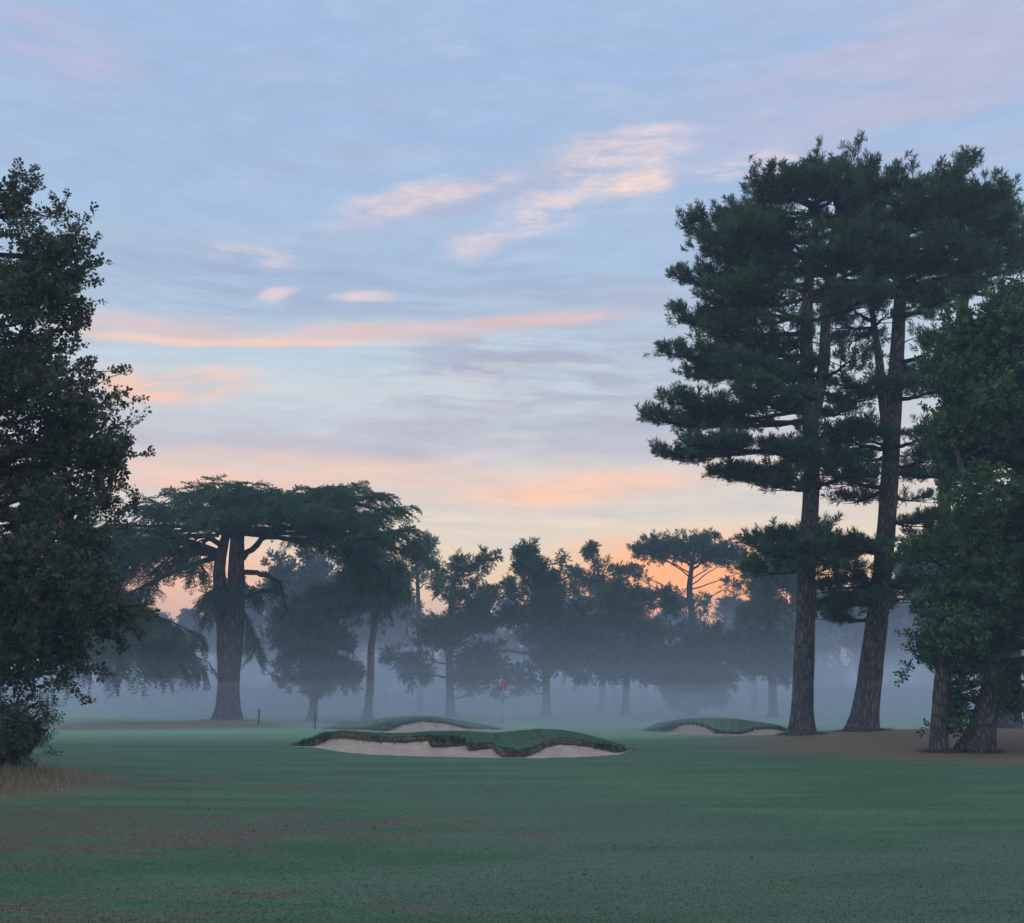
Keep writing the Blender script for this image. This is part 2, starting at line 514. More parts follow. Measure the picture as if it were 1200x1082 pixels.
# ------------------------------------------------------------------ bunkers
def bunker(name, label, Yf, front, sandtop, liptop, crest, gap_sand=None, dlip=2.2, back=6.0, side=1.5):
    """front / sandtop / liptop / crest are outlines [(px, py)...]; each line gets its own distance and the height that follows"""
    x0, x1 = liptop[0][0], liptop[-1][0]
    n = 150
    px = np.linspace(x0, x1, n)

    def line(pl):
        a = np.array(pl, float)
        return np.interp(px, a[:, 0], a[:, 1])
    fy, sy, ly, cy = line(front), line(sandtop), line(liptop), line(crest)
    sy = np.minimum(sy, fy)
    ly = np.minimum(ly, sy - .3)
    cy = np.minimum(cy, ly - .2)
    ly = sy - (sy - ly) * .82
    P_f, P_s, P_l, P_c, P_b = [], [], [], [], []
    for i in range(n):
        e = min(1.0, min(i, n - 1 - i) / 12.0)
        g = ground_hit(px[i], fy[i])
        yl = g[1] + .25 + dlip * min(1, max(.05, (fy[i] - sy[i]) / 9.0))
        s = at(px[i], sy[i], yl)
        l = at(px[i], ly[i], yl + .10)
        c = at(px[i], cy[i], yl + .4 + 1.6 * e)
        xb = c[0] * (1 + (back - 1) / c[1] * .5)
        yb = yl + 1.5 + back * (.4 + .6 * e)
        bk = np.array((xb, yb, float(gh(xb, yb)) - .05))
        q = min(1.0, min(i, n - 1 - i) / (16.0 if Yf > 35 else 5.0)); q = q * q * (3 - 2 * q)
        for pt in (s, l, c):
            zz = float(gh(pt[0], pt[1])); pt[2] = zz + (pt[2] - zz) * q - (1 - q) * .02
        P_f.append(g); P_s.append(s); P_l.append(l); P_c.append(c); P_b.append(bk)
    P_f, P_s, P_l, P_c, P_b = map(np.array, (P_f, P_s, P_l, P_c, P_b))
    root = empty(name, (float(P_f[n // 2][0]), float(P_f[n // 2][1]), 0), label, 'bunker')

    def sheet(rows, bb, jit=0.0):
        R = np.array(rows)
        m = len(R)
        v = R.reshape(-1, 3).copy()
        if jit:
            v += rng.normal(0, jit, v.shape)
        i = (np.arange(m - 1) * n)[:, None] + np.arange(n - 1)[None, :]
        bb.add(v, np.stack([i, i + 1, i + n + 1, i + n], -1).reshape(-1, 4))
    # sand face
    rows = []
    for t in np.linspace(0, 1, 9):
        r = P_f * (1 - t) + P_s * t
        r[:, 2] += -.10 * math.sin(math.pi * t) * np.clip((P_s[:, 2] - P_f[:, 2]) / .3, 0, 1) + .012
        rows.append(r)
    rows[-1] = P_s + np.array((0, .12, .05))
    rows[0] = P_f + np.array((0, -.05, .004))
    bb = Buf(); sheet(rows, bb); bb.build('sand', M_SAND, root)
    # dark turf lip
    bb = Buf()
    prof = [(0.0, .14, 0.02), (0.0, -.03, 0.0), (.35, -.10, 0.0), (.8, -.08, 0.0), (1.0, .0, .0), (1.0, .25, -.02)]
    rows = []
    for t, dyy, dz in prof:
        r = P_s * (1 - t) + P_l * t
        rows.append(r + np.array((0, dyy, dz)))
    sheet(rows, bb, .010)
    k = 5200
    q = rng.uniform(0, n - 1.01, k); i0 = q.astype(int); fr = (q - i0)[:, None]
    t = rng.uniform(.05, 1, k)[:, None]
    A = P_s[i0] * (1 - fr) + P_s[i0 + 1] * fr; B_ = P_l[i0] * (1 - fr) + P_l[i0 + 1] * fr
    pp = A * (1 - t) + B_ * t + np.array((0, -.09, 0))
    dwn = np.stack([rng.normal(0, .5, k), rng.uniform(-.9, -.1, k), rng.uniform(-1.0, .5, k)], -1)
    instance(bb, (np.array([(-.07, 0, 0), (.07, 0, 0), (0, .1, 1.0)]), np.array([(0, 1, 2)])), pp, dwn, rng.uniform(.05, .13, k), .5)
    bb.build('turf_lip', M_LIP, root)
    k = 4200
    q = rng.uniform(0, n - 1.01, k); i0 = q.astype(int); fr = (q - i0)[:, None]
    A = P_l[i0] * (1 - fr) + P_l[i0 + 1] * fr
    amt = np.clip(.5 + .8 * np.sin(A[:, 0] * 2.1 + Yf) * np.sin(A[:, 0] * .77), .15, 1)
    dwn = np.stack([rng.normal(0, .55, k), rng.uniform(-1.1, -.2, k), rng.uniform(-1.1, .7, k)], -1)
    fb = Buf()
    instance(fb, (np.array([(-.10, 0, 0), (.10, 0, 0), (0, .14, 1.0)]), np.array([(0, 1, 2)])), A + np.stack([np.zeros(k), rng.uniform(-.14, .03, k), rng.uniform(-.02, .03, k)], -1), dwn, rng.uniform(.08, .22, k) * amt * (Yf / 27) ** .5, rng.uniform(0, 1, k))
    fr_ = fb.build('grass_fringe', M_MOUND_BL, root); fr_['kind'] = 'stuff'
    # grassy mound behind the lip
    rows = [P_l + np.array((0, .06, -.03)), P_l + np.array((0, .0, .03))]
    for t in np.linspace(.12, 1, 7):
        r = P_l * (1 - t) + P_c * t
        r[:, 2] += .05 * math.sin(math.pi * t) * 0 + .01
        rows.append(r)
    for t in np.linspace(.1, 1, 12):
        r = P_c * (1 - t) + P_b * t
        s = t * t * (3 - 2 * t)
        r[:, 2] = P_c[:, 2] * (1 - s) + P_b[:, 2] * s
        rows.append(r)
    bb = Buf(); sheet(rows, bb)
    bb.build('grass_mound', M_MOUND, root)
    k = 15000
    q = rng.uniform(0, n - 1.01, k); i0 = q.astype(int); fr = (q - i0)[:, None]
    t = rng.uniform(0, 1, k)[:, None] ** .8
    A = P_l[i0] * (1 - fr) + P_l[i0 + 1] * fr; C_ = P_c[i0] * (1 - fr) + P_c[i0 + 1] * fr
    pp = A * (1 - t) + C_ * t
    bb = Buf()
    blade_field(pp, rng.uniform(.02, .06, k), 1.1, .0055 * Yf / 27, None, '', b=bb)
    g = bb.build('mound_grass', M_MOUND_BL, root); g['kind'] = 'stuff'
    return root


bunker('bunker', 'near sand bunker with scalloped dark lip and grassy hump in mid fairway', 27,
       front=[(341, 875), (373, 877), (402, 882), (437, 885), (491, 887), (545, 888), (588, 889), (635, 889), (688, 887.5), (724, 885), (740, 880)],
       sandtop=[(341, 874.5), (365, 875.5), (373, 874), (387, 866), (402, 865), (445, 870), (473, 871), (502, 868), (505, 877), (527, 876), (547, 874), (550, 881.5), (577, 878), (583, 885), (589, 889), (612, 889), (627, 884), (642, 876), (656, 873), (674, 874), (696, 877.5), (721, 883), (740, 879.5)],
       liptop=[(341, 873), (350, 870), (366, 866), (377, 860), (402, 857.5), (427, 860.5), (455, 864), (480, 863), (506, 860.5), (531, 863), (548, 865), (553, 872), (574, 869), (588, 874), (610, 879), (627, 874), (642, 866.5), (660, 863.5), (681, 866), (703, 873), (740, 878.5)],
       crest=[(341, 872.5), (366, 865), (377, 859), (402, 856.5), (427, 858.5), (455, 860), (480, 859.5), (506, 857.5), (531, 857), (552, 857.5), (578, 859.5), (600, 857.5), (631, 854.5), (660, 856), (688, 861.5), (717, 869.5), (740, 878)])
bunker('bunker', 'second bunker showing a small sand face in the mound just behind the near bunker', 44,
       front=[(380, 855), (430, 857), (470, 860), (540, 860), (570, 857), (590, 855)],
       sandtop=[(380, 854.6), (435, 856), (456, 857), (472, 850), (495, 845.5), (521, 848), (545, 854), (590, 854.6)],
       liptop=[(380, 853), (427, 852), (445, 849), (461, 846), (484, 842.5), (507, 842), (529, 846), (550, 852), (590, 854)],
       crest=[(380, 847), (420, 846), (455, 841.5), (484, 839.5), (507, 840), (535, 844), (552, 847.5), (580, 851.5), (590, 853)])
bunker('bunker', 'far right bunker with two small sand scoops, left of the big pines', 42,
       front=[(752, 857), (785, 861), (840, 862.5), (870, 862.5), (921, 861), (932, 859)],
       sandtop=[(752, 856.5), (783, 858), (794, 851.5), (810, 849), (823, 852), (838, 860), (866, 861), (883, 856), (902, 854.5), (921, 857.5), (932, 858.5)],
       liptop=[(752, 855.5), (778, 853.5), (791, 847.5), (812, 845), (830, 849), (845, 856.5), (864, 858.5), (880, 852.5), (902, 851), (921, 854), (932, 857)],
       crest=[(752, 851), (775, 847), (801, 843), (832, 841.6), (864, 843), (902, 848.5), (924, 853), (932, 856)])


# ------------------------------------------------------------------ trees
def trunk_tube(buf, path, Y, widths, seg=16, flare=1.6, rough=.03, ground=True, dYs=None):
    """path [(px, py)...] from the base up, widths in photo pixels"""
    path = np.array(path, float)
    n = 40
    t = np.linspace(0, 1, len(path)); tt = np.linspace(0, 1, n)
    def cub(a):
        # smooth interpolation (Catmull-Rom)
        out = []
        for u in tt * (len(a) - 1):
            i = min(int(u), len(a) - 2); f = u - i
            p0, p1, p2, p3 = a[max(i - 1, 0)], a[i], a[i + 1], a[min(i + 2, len(a) - 1)]
            out.append(.5 * ((2 * p1) + (-p0 + p2) * f + (2 * p0 - 5 * p1 + 4 * p2 - p3) * f * f + (-p0 + 3 * p1 - 3 * p2 + p3) * f ** 3))
        return np.array(out)
    px, py, w = cub(path[:, 0]), cub(path[:, 1]), cub(np.array(widths, float))
    dY = cub(np.array(dYs, float)) if dYs is not None else np.zeros(n)
    pts = np.array([at(px[i], py[i], Y + dY[i]) for i in range(n)])
    rad = np.array([w[i] / 2 * (np.linalg.norm(pts[i] - np.array((0, 0, CAMZ)))) / F * .97 for i in range(n)])
    if ground:
        z0 = pts[0][2]
        h = pts[:, 2] - z0
        rad = rad * (1 + (flare - 1) * np.exp(-h / max(.25, rad[0] * 1.1)))
        pts = np.concatenate([[pts[0] - np.array((0, 0, .35))], pts]); rad = np.concatenate([[rad[0] * 1.12], rad])
    lob = .30 * np.exp(-np.abs(pts[:, 2] - z0) / max(.3, rad[1] * .9)) if ground else None
    buf.tube(pts, rad, seg * 2 if ground else seg, rough=rough, lobes=lob)
    return pts, rad


def bez(p0, c, p1, t):
    t = np.asarray(t)[:, None]
    return (1 - t) ** 2 * p0 + 2 * t * (1 - t) * c + t * t * p1


def norm(v):
    return v / (np.linalg.norm(v) + 1e-9)


def limb(bb, tufts, p0, p1, r0, kind='pine', dens=1.0, spread=1.3, tmin=.3, droop=0.0, wig=.05, arch=(.06, .16)):
    """one limb with side branches; appends (pos, axis, scale) of its needle tufts or sprays"""
    L = np.linalg.norm(p1 - p0)
    lat = norm(np.cross(p1 - p0, (0, 0, 1)))
    c = (p0 + p1) / 2 + np.array((0, 0, random.uniform(-.14, -.02) * L if kind == 'pine' else random.uniform(*arch) * L)) + lat * random.uniform(-.12, .12) * L
    n = 12
    ts = np.linspace(0, 1, n)
    pts = bez(p0, c, p1, ts)
    pts[1:-1] += rng.normal(0, wig * .35, (n - 2, 3))
    bb.tube(pts, r0 * (1 - ts) ** .8 + .012, 6, rough=.08)
    nsub = max(4, int(L * 5.0 * dens))
    for i in range(nsub):
        t = tmin + (1 - tmin) * (i + random.random()) / nsub
        k = min(int(t * (n - 1)), n - 2); fr = t * (n - 1) - k
        q = pts[k] * (1 - fr) + pts[k + 1] * fr
        d = norm(pts[k + 1] - pts[k])
        side = 1 if i % 2 else -1
        a = math.radians(random.uniform(25, 75))
        per = norm(np.cross(d, (0, 0, 1))) * side
        if kind == 'pine':
            dr = norm(d * math.cos(a) + per * math.sin(a) + np.array((0, 0, random.uniform(-.10, .26))))
            l = spread * (.35 + .75 * (1 - abs(t - .6) / .6)) * random.uniform(.55, 1.15) * (1 - .5 * max(0, t - .8) / .2)
            e = q + dr * l
            mid = (q + e) / 2 - np.array((0, 0, .08 * l))
            sp = bez(q, mid, e, np.linspace(0, 1, 5))
            bb.tube(sp, [.022, .018, .014, .010, .006], 4)
            m = max(4, int(l / .12))
            for j in range(m):
                u = .25 + .75 * (j + random.random()) / m
                k2 = min(int(u * 4), 3); f2 = u * 4 - k2
                b0 = sp[k2] * (1 - f2) + sp[k2 + 1] * f2
                off = rng.normal(0, .13, 3) * np.array((1, 1, .7)); off[2] = abs(off[2])
                ax = dr * .55 + np.array((0, 0, .75)) + rng.normal(0, .38, 3)
                tufts.append((b0 + off, ax, random.uniform(.32, .54)))
        else:
            dz = random.uniform(-.45, .10) - droop
            dr = norm(d * math.cos(a) + per * math.sin(a) + np.array((0, 0, dz)))
            l = spread * (.5 + .6 * (1 - abs(t - .55) / .6)) * random.uniform(.6, 1.15)
            e = q + dr * l + np.array((0, 0, -.16 * l - droop * .4 * l))
            mid = (q + e) / 2 + np.array((0, 0, .14 * l))
            sp = bez(q, mid, e, np.linspace(0, 1, 5))
            bb.tube(sp, [.03, .024, .018, .012, .008], 4)
            m = max(3, int(l / .23))
            for j in range(m):
                u = .12 + .88 * (j + random.random()) / m
                k2 = min(int(u * 4), 3); f2 = u * 4 - k2
                b0 = sp[k2] * (1 - f2) + sp[k2 + 1] * f2
                dd = norm(sp[k2 + 1] - sp[k2])
                s2 = 1 if j % 2 else -1
                ax = dd + norm(np.cross(dd, (0, 0, 1))) * s2 * random.uniform(.1, 1.1) + np.array((0, 0, random.uniform(-.5, .15) - droop * .5))
                tufts.append((b0 + rng.normal(0, .06, 3), ax, random.uniform(.65, 1.2)))


def put_tufts(buf, tmpls, tufts, roll=None, mul=1.0):
    if not tufts:
        return
    pos = np.array([t[0] for t in tufts]); ax = np.array([t[1] for t in tufts]); sc = np.array([t[2] for t in tufts]) * mul
    tint = rng.uniform(0, 1, len(pos))
    which = rng.integers(0, len(tmpls), len(pos))
    for i, tm in enumerate(tmpls):
        s = which == i
        instance(buf, tm, pos[s], ax[s], sc[s], tint[s], None if roll is None else rng.uniform(-roll, roll, int(s.sum())))


def in_poly(x, y, poly):
    c = False
    j = len(poly) - 1
    for i in range(len(poly)):
        xi, yi = poly[i]; xj, yj = poly[j]
        if (yi > y) != (yj > y) and x < (xj - xi) * (y - yi) / (yj - yi) + xi:
            c = not c
        j = i
    return c


def poly_dist(x, y, poly):
    best = 1e9
    for i in range(len(poly)):
        ax, ay = poly[i - 1]; bx, by = poly[i]
        dx, dy = bx - ax, by - ay
        t = max(0, min(1, ((x - ax) * dx + (y - ay) * dy) / (dx * dx + dy * dy + 1e-9)))
        best = min(best, math.hypot(x - ax - t * dx, y - ay - t * dy))
    return best


def clumps(poly, Y, n, rmin, rmax, flat=.7, depth=.8, seed=0):
    """foliage clumps inside the outline, in metres, spread in depth like a real crown"""
    R = random.Random(seed)
    xs = [p[0] for p in poly]; ys = [p[1] for p in poly]
    out = []
    m = Y / F * 1.01
    for _ in range(n * 60):
        if len(out) >= n:
            break
        x, y = R.uniform(min(xs), max(xs)), R.uniform(min(ys), max(ys))
        if not in_poly(x, y, poly):
            continue
        d = poly_dist(x, y, poly)
        r = min(R.uniform(rmin, rmax), max(d * m * 1.05, rmin * .55))
        hw = (max(xs) - min(xs)) / 2 * m
        dy = R.uniform(-1, 1) * min(depth * hw, d * m * 1.6 + rmin)
        c = at(x, y, Y + dy)
        out.append((c, r, r * R.uniform(flat * .8, flat * 1.15)))
    return out


def fill_clump(c, r, rz, n, smin, smax, updir=.5, shell=.55, droop=0.0):
    out = []
    for _ in range(n):
        d = rng.normal(size=3); d /= np.linalg.norm(d)
        rad = shell + (1 - shell) * random.random()
        if random.random() < .3:
            rad *= random.random()
        rad *= random.uniform(.85, 1.12)
        p = c + d * rad * np.array((r, r, rz))
        ax = d * .8 + np.array((0, 0, updir - droop)) + rng.normal(0, .35, 3)
        out.append((p, ax, random.uniform(smin, smax)))
    return out


def branches_to(bb, spine, cl, r=.05, frac=1.0, slope=.35):
    """boughs from the nearest lower part of the trunk out to each clump"""
    served = []
    for c, rr, rz in cl:
        if random.random() > frac:
            continue
        served.append((c, rr, rz))
        hd = np.hypot(spine[:, 0] - c[0], spine[:, 1] - c[1])
        target = c[2] - (slope + random.uniform(-.22, .22)) * hd.min() - .3 * (slope > 0)
        i = int(np.argmin(np.abs(spine[:, 2] - target)))
        p0 = spine[i]
        mid = (p0 + c) / 2 + np.array((0, 0, random.uniform(-.08, .12) * np.linalg.norm(c - p0))) + rng.normal(0, .15, 3)
        n = 7
        pts = bez(p0, mid, c, np.linspace(0, 1, n)); pts[1:-1] += rng.normal(0, .05, (n - 2, 3))
        bb.tube(pts, r * (1 - np.linspace(0, 1, n)) ** .8 + .012, 5)
        for _ in range(3):
            d = rng.normal(size=3); d /= np.linalg.norm(d)
            e = c + d * np.array((rr, rr, rz)) * .8
            j = random.randint(3, 6)
            bb.tube(bez(pts[j], (pts[j] + e) / 2 + rng.normal(0, .08, 3), e, np.linspace(0, 1, 4)), [.022, .016, .011, .006], 4)
    return served


def blob_tree(name, label, cat, Y, trunk, widths, polys, nclump, rr, per_m2, size, tm, mat, bark, group=None, flat=.7, seed=1,
              updir=.5, depth=.8, br=.06, shell=.55, droop=0.0, flare=1.5, extra=None, frac=1.0, slope=.35, sprig=0):
    """an outlined tree: trunk + boughs + crown"""
    random.seed(seed)
    base = at(trunk[0][0], trunk[0][1], Y)
    root = empty(name, (base[0], base[1], float(gh(base[0], base[1]))), label, cat, group)
    tb = Buf()
    sp, _ = trunk_tube(tb, trunk, Y, widths, 12, flare)
    if extra:
        for tr, wd, dYs in extra:
            s2, _ = trunk_tube(tb, tr, Y, wd, 10, ground=False, dYs=dYs)
            sp = np.concatenate([sp, s2])
    tb.build('trunk', bark, root)
    cl = []
    for i, (poly, nn) in enumerate(zip(polys, nclump)):
        cl += clumps(poly, Y, nn, rr[0], rr[1], flat, depth, seed * 31 + i)
    bb = Buf(); bb.tube(sp[2:40], np.full(len(sp[2:40]), .015), 4); served = branches_to(bb, sp, cl, br, frac, slope)
    tufts = []
    mid = np.mean([c for c, _, _ in cl], 0)
    for _ in range(sprig):      # leafy shoots standing out of the crown
        c, r, rz = random.choice(served)
        d = norm(norm(c - mid) + rng.normal(0, .55, 3) + np.array((0, 0, .25)))
        e0 = c + d * np.array((r, r, rz)) * .55; L = random.uniform(.4, .8)
        e1 = e0 + d * L; mm = (e0 + e1) / 2 + rng.normal(0, .08, 3)
        bb.tube(bez(e0, mm, e1, np.linspace(0, 1, 5)), [.014, .011, .008, .006, .004], 4)
        for u in np.linspace(.1, 1, int(L / .09)):
            tufts.append((bez(e0, mm, e1, [u])[0], d * .5 + rng.normal(0, .6, 3), random.uniform(*size) * .85))
    bb.build('branches', M_BARK_DARK if bark is not M_BARK_RED else M_BARK_RED, root)
    for c, r, rz in cl:
        tufts += fill_clump(c, r, rz, max(6, int(per_m2 * 4 * math.pi * r * (r + 2 * rz) / 3)), size[0], size[1], updir, shell, droop)
    fb = Buf(); put_tufts(fb, tm, tufts)
    fb.build('crown', mat, root)
    return root, len(tufts)


# ---- the two big pines, and those behind them
def big_pine(label, Y, trunk, widths, tips, forks=(), dens=1.0, seed=3, tuft_mul=1.0, companions=2, bark=None, spread=1.45, r0=.09, top_fill=0):
    random.seed(seed)
    base = at(trunk[0][0], trunk[0][1], Y)
    root = empty('pine_tree', (base[0], base[1], float(gh(base[0], base[1]))), label, 'tree', None)
    tb = Buf()
    sp, _ = trunk_tube(tb, trunk, Y, widths, 20, 1.35, .035)
    for tr, wd in forks:
        s2, _ = trunk_tube(tb, tr, Y, wd, 10, ground=False)
        sp = np.concatenate([sp, s2])
    tb.build('trunk', bark or M_BARK_PINE, root)
    bb = Buf(); tufts = []
    bb.tube(sp[2:40], np.full(len(sp[2:40]), .02), 4)
    for tip in tips:
        px, py, dy = tip[:3]
        rise = min(.34, tip[3]) if len(tip) > 3 else .12
        p1 = at(px, py, Y + dy)
        def start(p1):
            hd = np.hypot(sp[:, 0] - p1[0], sp[:, 1] - p1[1])
            return sp[int(np.argmin(np.abs(sp[:, 2] - (p1[2] - rise * hd.min())) + .25 * hd))]
        p0 = start(p1)
        limb(bb, tufts, p0, p1, r0, 'pine', dens, spread, tmin=.40)
        v = p1 - p0; v2 = np.hypot(v[0], v[1])
        nc = min(tip[4], 1 if 300 < py < 600 else 2) if len(tip) > 4 else (companions if py < 290 else 1)
        for k in range(nc):
            a = math.radians(random.choice((-1, 1)) * random.uniform(35, 120))
            L = random.uniform(.55, .9)
            w = np.array((v[0] * math.cos(a) - v[1] * math.sin(a), v[0] * math.sin(a) + v[1] * math.cos(a), v[2])) * L
            w[2] += random.uniform(-.3, .4)
            limb(bb, tufts, p0 + np.array((0, 0, random.uniform(-.4, .4))), p0 + w, r0 * .8, 'pine', dens, spread)
    for _ in range(9):
        i = random.randint(12, 34); q = sp[i]
        a = random.uniform(0, 6.28); L = random.uniform(.5, 1.7)
        e = q + np.array((math.cos(a) * L, math.sin(a) * L, random.uniform(-.35, .15) * L))
        m_ = (q + e) / 2 + rng.normal(0, .12, 3)
        bb.tube(bez(q, m_, e, np.linspace(0, 1, 6)), [.035, .03, .024, .018, .012, .006], 5, rough=.1)
        for _k in range(2):
            b0 = bez(q, m_, e, [random.uniform(.4, .9)])[0]
            bb.tube(bez(b0, b0 + rng.normal(0, .12, 3), b0 + rng.normal(0, .35, 3), np.linspace(0, 1, 4)), [.012, .010, .007, .004], 4)
    bb.build('branches', M_BARK_DARK, root)
    fb = Buf(); put_tufts(fb, TUFT, tufts, mul=tuft_mul)
    fb.build('crown', M_PINE, root)
    return len(tufts)


n1 = big_pine('tall dark pine with an upright plated trunk, left one of the two big pines', 40,
     [(939, 861), (942, 780), (946, 660), (951, 560), (948, 470), (945, 400), (948, 330), (955, 272), (960, 228)],
     [25, 23, 20, 18.5, 17, 14, 11, 8, 4],
     [(918, 215, -1, .6, 1), (945, 203, 0, .8, 1), (985, 205, 1, .7, 2), (1010, 217, -1, .5, 2), (885, 241, 0, .35, 2), (900, 230, 2, .4, 2), (905, 260, -2, .3, 2), (1030, 240, 1, .4, 2),
      (803, 265, 0, .2), (848, 258, 2, .25), (863, 270, -2), (821, 288, -1, .15), (1020, 273, 1, .2), (1000, 300, -2), (883, 300, 3, .1),
      (793, 325, 1, .12), (828, 345, -2, .1), (873, 330, -3), (1010, 345, 2), (791, 372, 0, .1), (843, 385, -2), (863, 360, 3),
      (781, 415, 0, .05), (805, 442, 2, 0), (853, 425, -3), (1000, 420, -2, .1, 1),
      (757, 490, 0, .0), (788, 470, -2, .05), (778, 535, 1, -.1), (813, 520, -2, -.05), (848, 500, 3, 0, 1), (1010, 505, -1, .05),
      (843, 560, 1, -.2, 1), (908, 570, -1, -.1, 1), (1000, 550, -2, 0), (1010, 470, 2, .1, 1),
      (1000, 655, 1, -.05, 1), (892, 640, 1.5, -.05, 1), (960, 668, -2, -.1, 1), (905, 630, 0, -.05, 1), (985, 640, -1.5, -.05, 1), (915, 650, -2, -.1, 0)],
     forks=[([(949, 500), (958, 470), (966, 420), (968, 360), (976, 290), (985, 225)], [15, 14, 13, 10, 8, 4])], seed=5)
n2 = big_pine('tall dark pine with a trunk leaning right, right one of the two big pines', 41,
     [(1011, 862), (1020, 790), (1032, 690), (1040, 600), (1046, 500), (1052, 400), (1056, 320), (1062, 280), (1066, 244)],
     [28, 26, 22, 20, 18, 15, 11, 8, 4],
     [(1020, 228, 1, .4, 1), (1045, 248, -2, .3, 2), (1030, 285, -3, .2, 2), (1035, 227, -1, .7, 2), (1075, 227, 0, .8, 2), (1110, 239, 1, .5, 1), (1140, 239, 0, .4), (1125, 254, -2, .3), (1100, 244, 2, .4, 1),
      (1000, 268, -2, .25), (1150, 262, 1, .2), (1120, 285, -3, .2), (1185, 265, 0, .15), (1000, 300, 2, .15), (1160, 310, -1, .15), (1190, 300, 2, .1),
      (990, 355, -1.5, .1), (1110, 345, -2, .1), (1150, 340, 2), (1000, 400, 2, .1, 1), (1110, 400, -2, .1, 1),
      (985, 455, 1.5, .1, 1), (1110, 450, -1.5), (990, 510, -2, 0, 2), (1090, 510, -2, 0, 2), (1105, 560, 1, 0, 2), (990, 560, -1, -.1, 1),
      (1000, 590, 1, -.1, 1), (1095, 610, -1, -.1, 1), (965, 690, 0, -.1, 2), (1062, 700, .5, -.1, 1), (1000, 708, -1.5, -.1, 1), (985, 725, 1, -.2, 0), (1075, 690, -1, -.1, 0), (1000, 640, -2, -.1, 1), (1085, 655, 1, -.1, 1)],
     forks=[([(1044, 540), (1036, 480), (1030, 420), (1024, 380), (1018, 330)], [12, 11, 9, 7, 4])], seed=9)
n3 = big_pine('pine behind the oak, upper crown reaching the right edge of the grove', 46,
     [(1109, 862), (1108, 780), (1105, 660), (1110, 540), (1120, 420), (1135, 320), (1145, 260)], [16, 15, 14, 13, 12, 9, 5],
     [(1180, 263, 0, .3), (1215, 268, 1, .2), (1240, 290, 0, .15), (1200, 310, -1), (1100, 330, 0, .1), (1215, 340, 1), (1160, 248, 1, .5), (1080, 640, 0, -.1), (1070, 560, 1, 0), (1140, 620, -1, 0), (1150, 520, 1, 0), (1160, 440, 0, .1)], seed=13)
n4 = big_pine('pine whose dark lower trunk stands right behind the leaning oak', 44,
     [(1181, 866), (1184, 780), (1190, 640), (1205, 480), (1220, 360)], [25, 22, 19, 15, 8],
     [(1240, 350, 0, .3), (1290, 420, 0, .1), (1180, 400, 1, .1), (1280, 500, 1), (1150, 560, 1, 0, 1), (1250, 600, 0, 0), (1160, 680, 1, 0, 1)], seed=17)
print('pine tufts', n1, n2, n3, n4)

# ---- cedar
random.seed(21)
CY_ = 56
base = at(267, 848, CY_)
cedar = empty('cedar_tree', (base[0], base[1], float(gh(base[0], base[1]))), 'broad flat topped cedar with forked trunk and drooping layered boughs', 'tree')
tb = Buf()
sp1, _ = trunk_tube(tb, [(267, 849), (268, 800), (270, 745), (276, 700), (277, 660), (279, 622), (284, 604)], CY_, [25, 24, 29, 21, 18, 15, 8], 20, 1.5, .035)
sp2, _ = trunk_tube(tb, [(265, 748), (260, 705), (257, 668), (263, 634), (271, 608)], CY_, [20, 16, 14, 11, 6], 14, ground=False)
sp = np.concatenate([sp1, sp2])
tb.build('trunk', M_BARK_CEDAR, cedar)
bb = Buf(); tufts = []


def cedar_limb(path, dYs, r, tips=None, **kw):
    """a bough given by its first point on the trunk and its tip"""
    p0 = at(path[0][0], path[0][1], CY_ + dYs[0]); p1 = at(path[-1][0], path[-1][1], CY_ + dYs[-1])
    limb(bb, tufts, p0, p1, r, 'cedar', **kw)


TOP = [(215, 572, 3), (250, 566, -3), (290, 568, 3.5), (320, 572, -3), (235, 572, 4.5), (275, 568, -4.5), (305, 572, 5), (425, 566, .6), (452, 574, -.5), (475, 590, .8), (395, 566, -3.5), (365, 570, 3.5), (150, 588, 0), (175, 583, -2), (205, 578, 1), (235, 568, -1.5), (258, 564, 1.5), (285, 565, -1), (310, 574, 1.5), (345, 574, -1), (385, 568, 1), (410, 570, -1.5), (440, 578, .5), (462, 598, -1), (485, 618, 0),
       (125, 612, 1), (140, 630, -2), (470, 640, 1.5), (455, 625, -3), (430, 610, 3)]
for px, py, dy in TOP:
    s = (281, 600) if px > 270 else (270, 610)
    p1y = py + 4
    cedar_limb([(s[0] + random.uniform(-5, 5), s[1] + random.uniform(0, 25)), (px, p1y)], (0, dy), .13, dens=.52, spread=1.1, tmin=.34, droop=-.10, arch=(-.06, .06))
for _ in range(11):   # boughs filling the table towards and away from the viewer
    px = random.uniform(170, 450); py = 588 + .0011 * (px - 300) ** 2 * .9 + random.uniform(-8, 12)
    dy = random.choice((-1, 1)) * random.uniform(2.5, 6)
    s = (281, 605) if px > 270 else (270, 612)
    cedar_limb([(s[0], s[1] + random.uniform(0, 20)), (px, py)], (0, dy), .12, dens=.52, spread=1.1, tmin=.3, droop=.02)
# right hand drooping skirt
for px, py, dy in [(495, 640, 0), (462, 690, .5), (468, 655, 2), (478, 690, 1), (450, 710, 0), (445, 685, 2.5)]:
    cedar_limb([(random.uniform(330, 400), random.uniform(600, 612)), (px, py)], (dy * .5, dy), .08, dens=.50, spread=.85, tmin=.4, droop=.32)
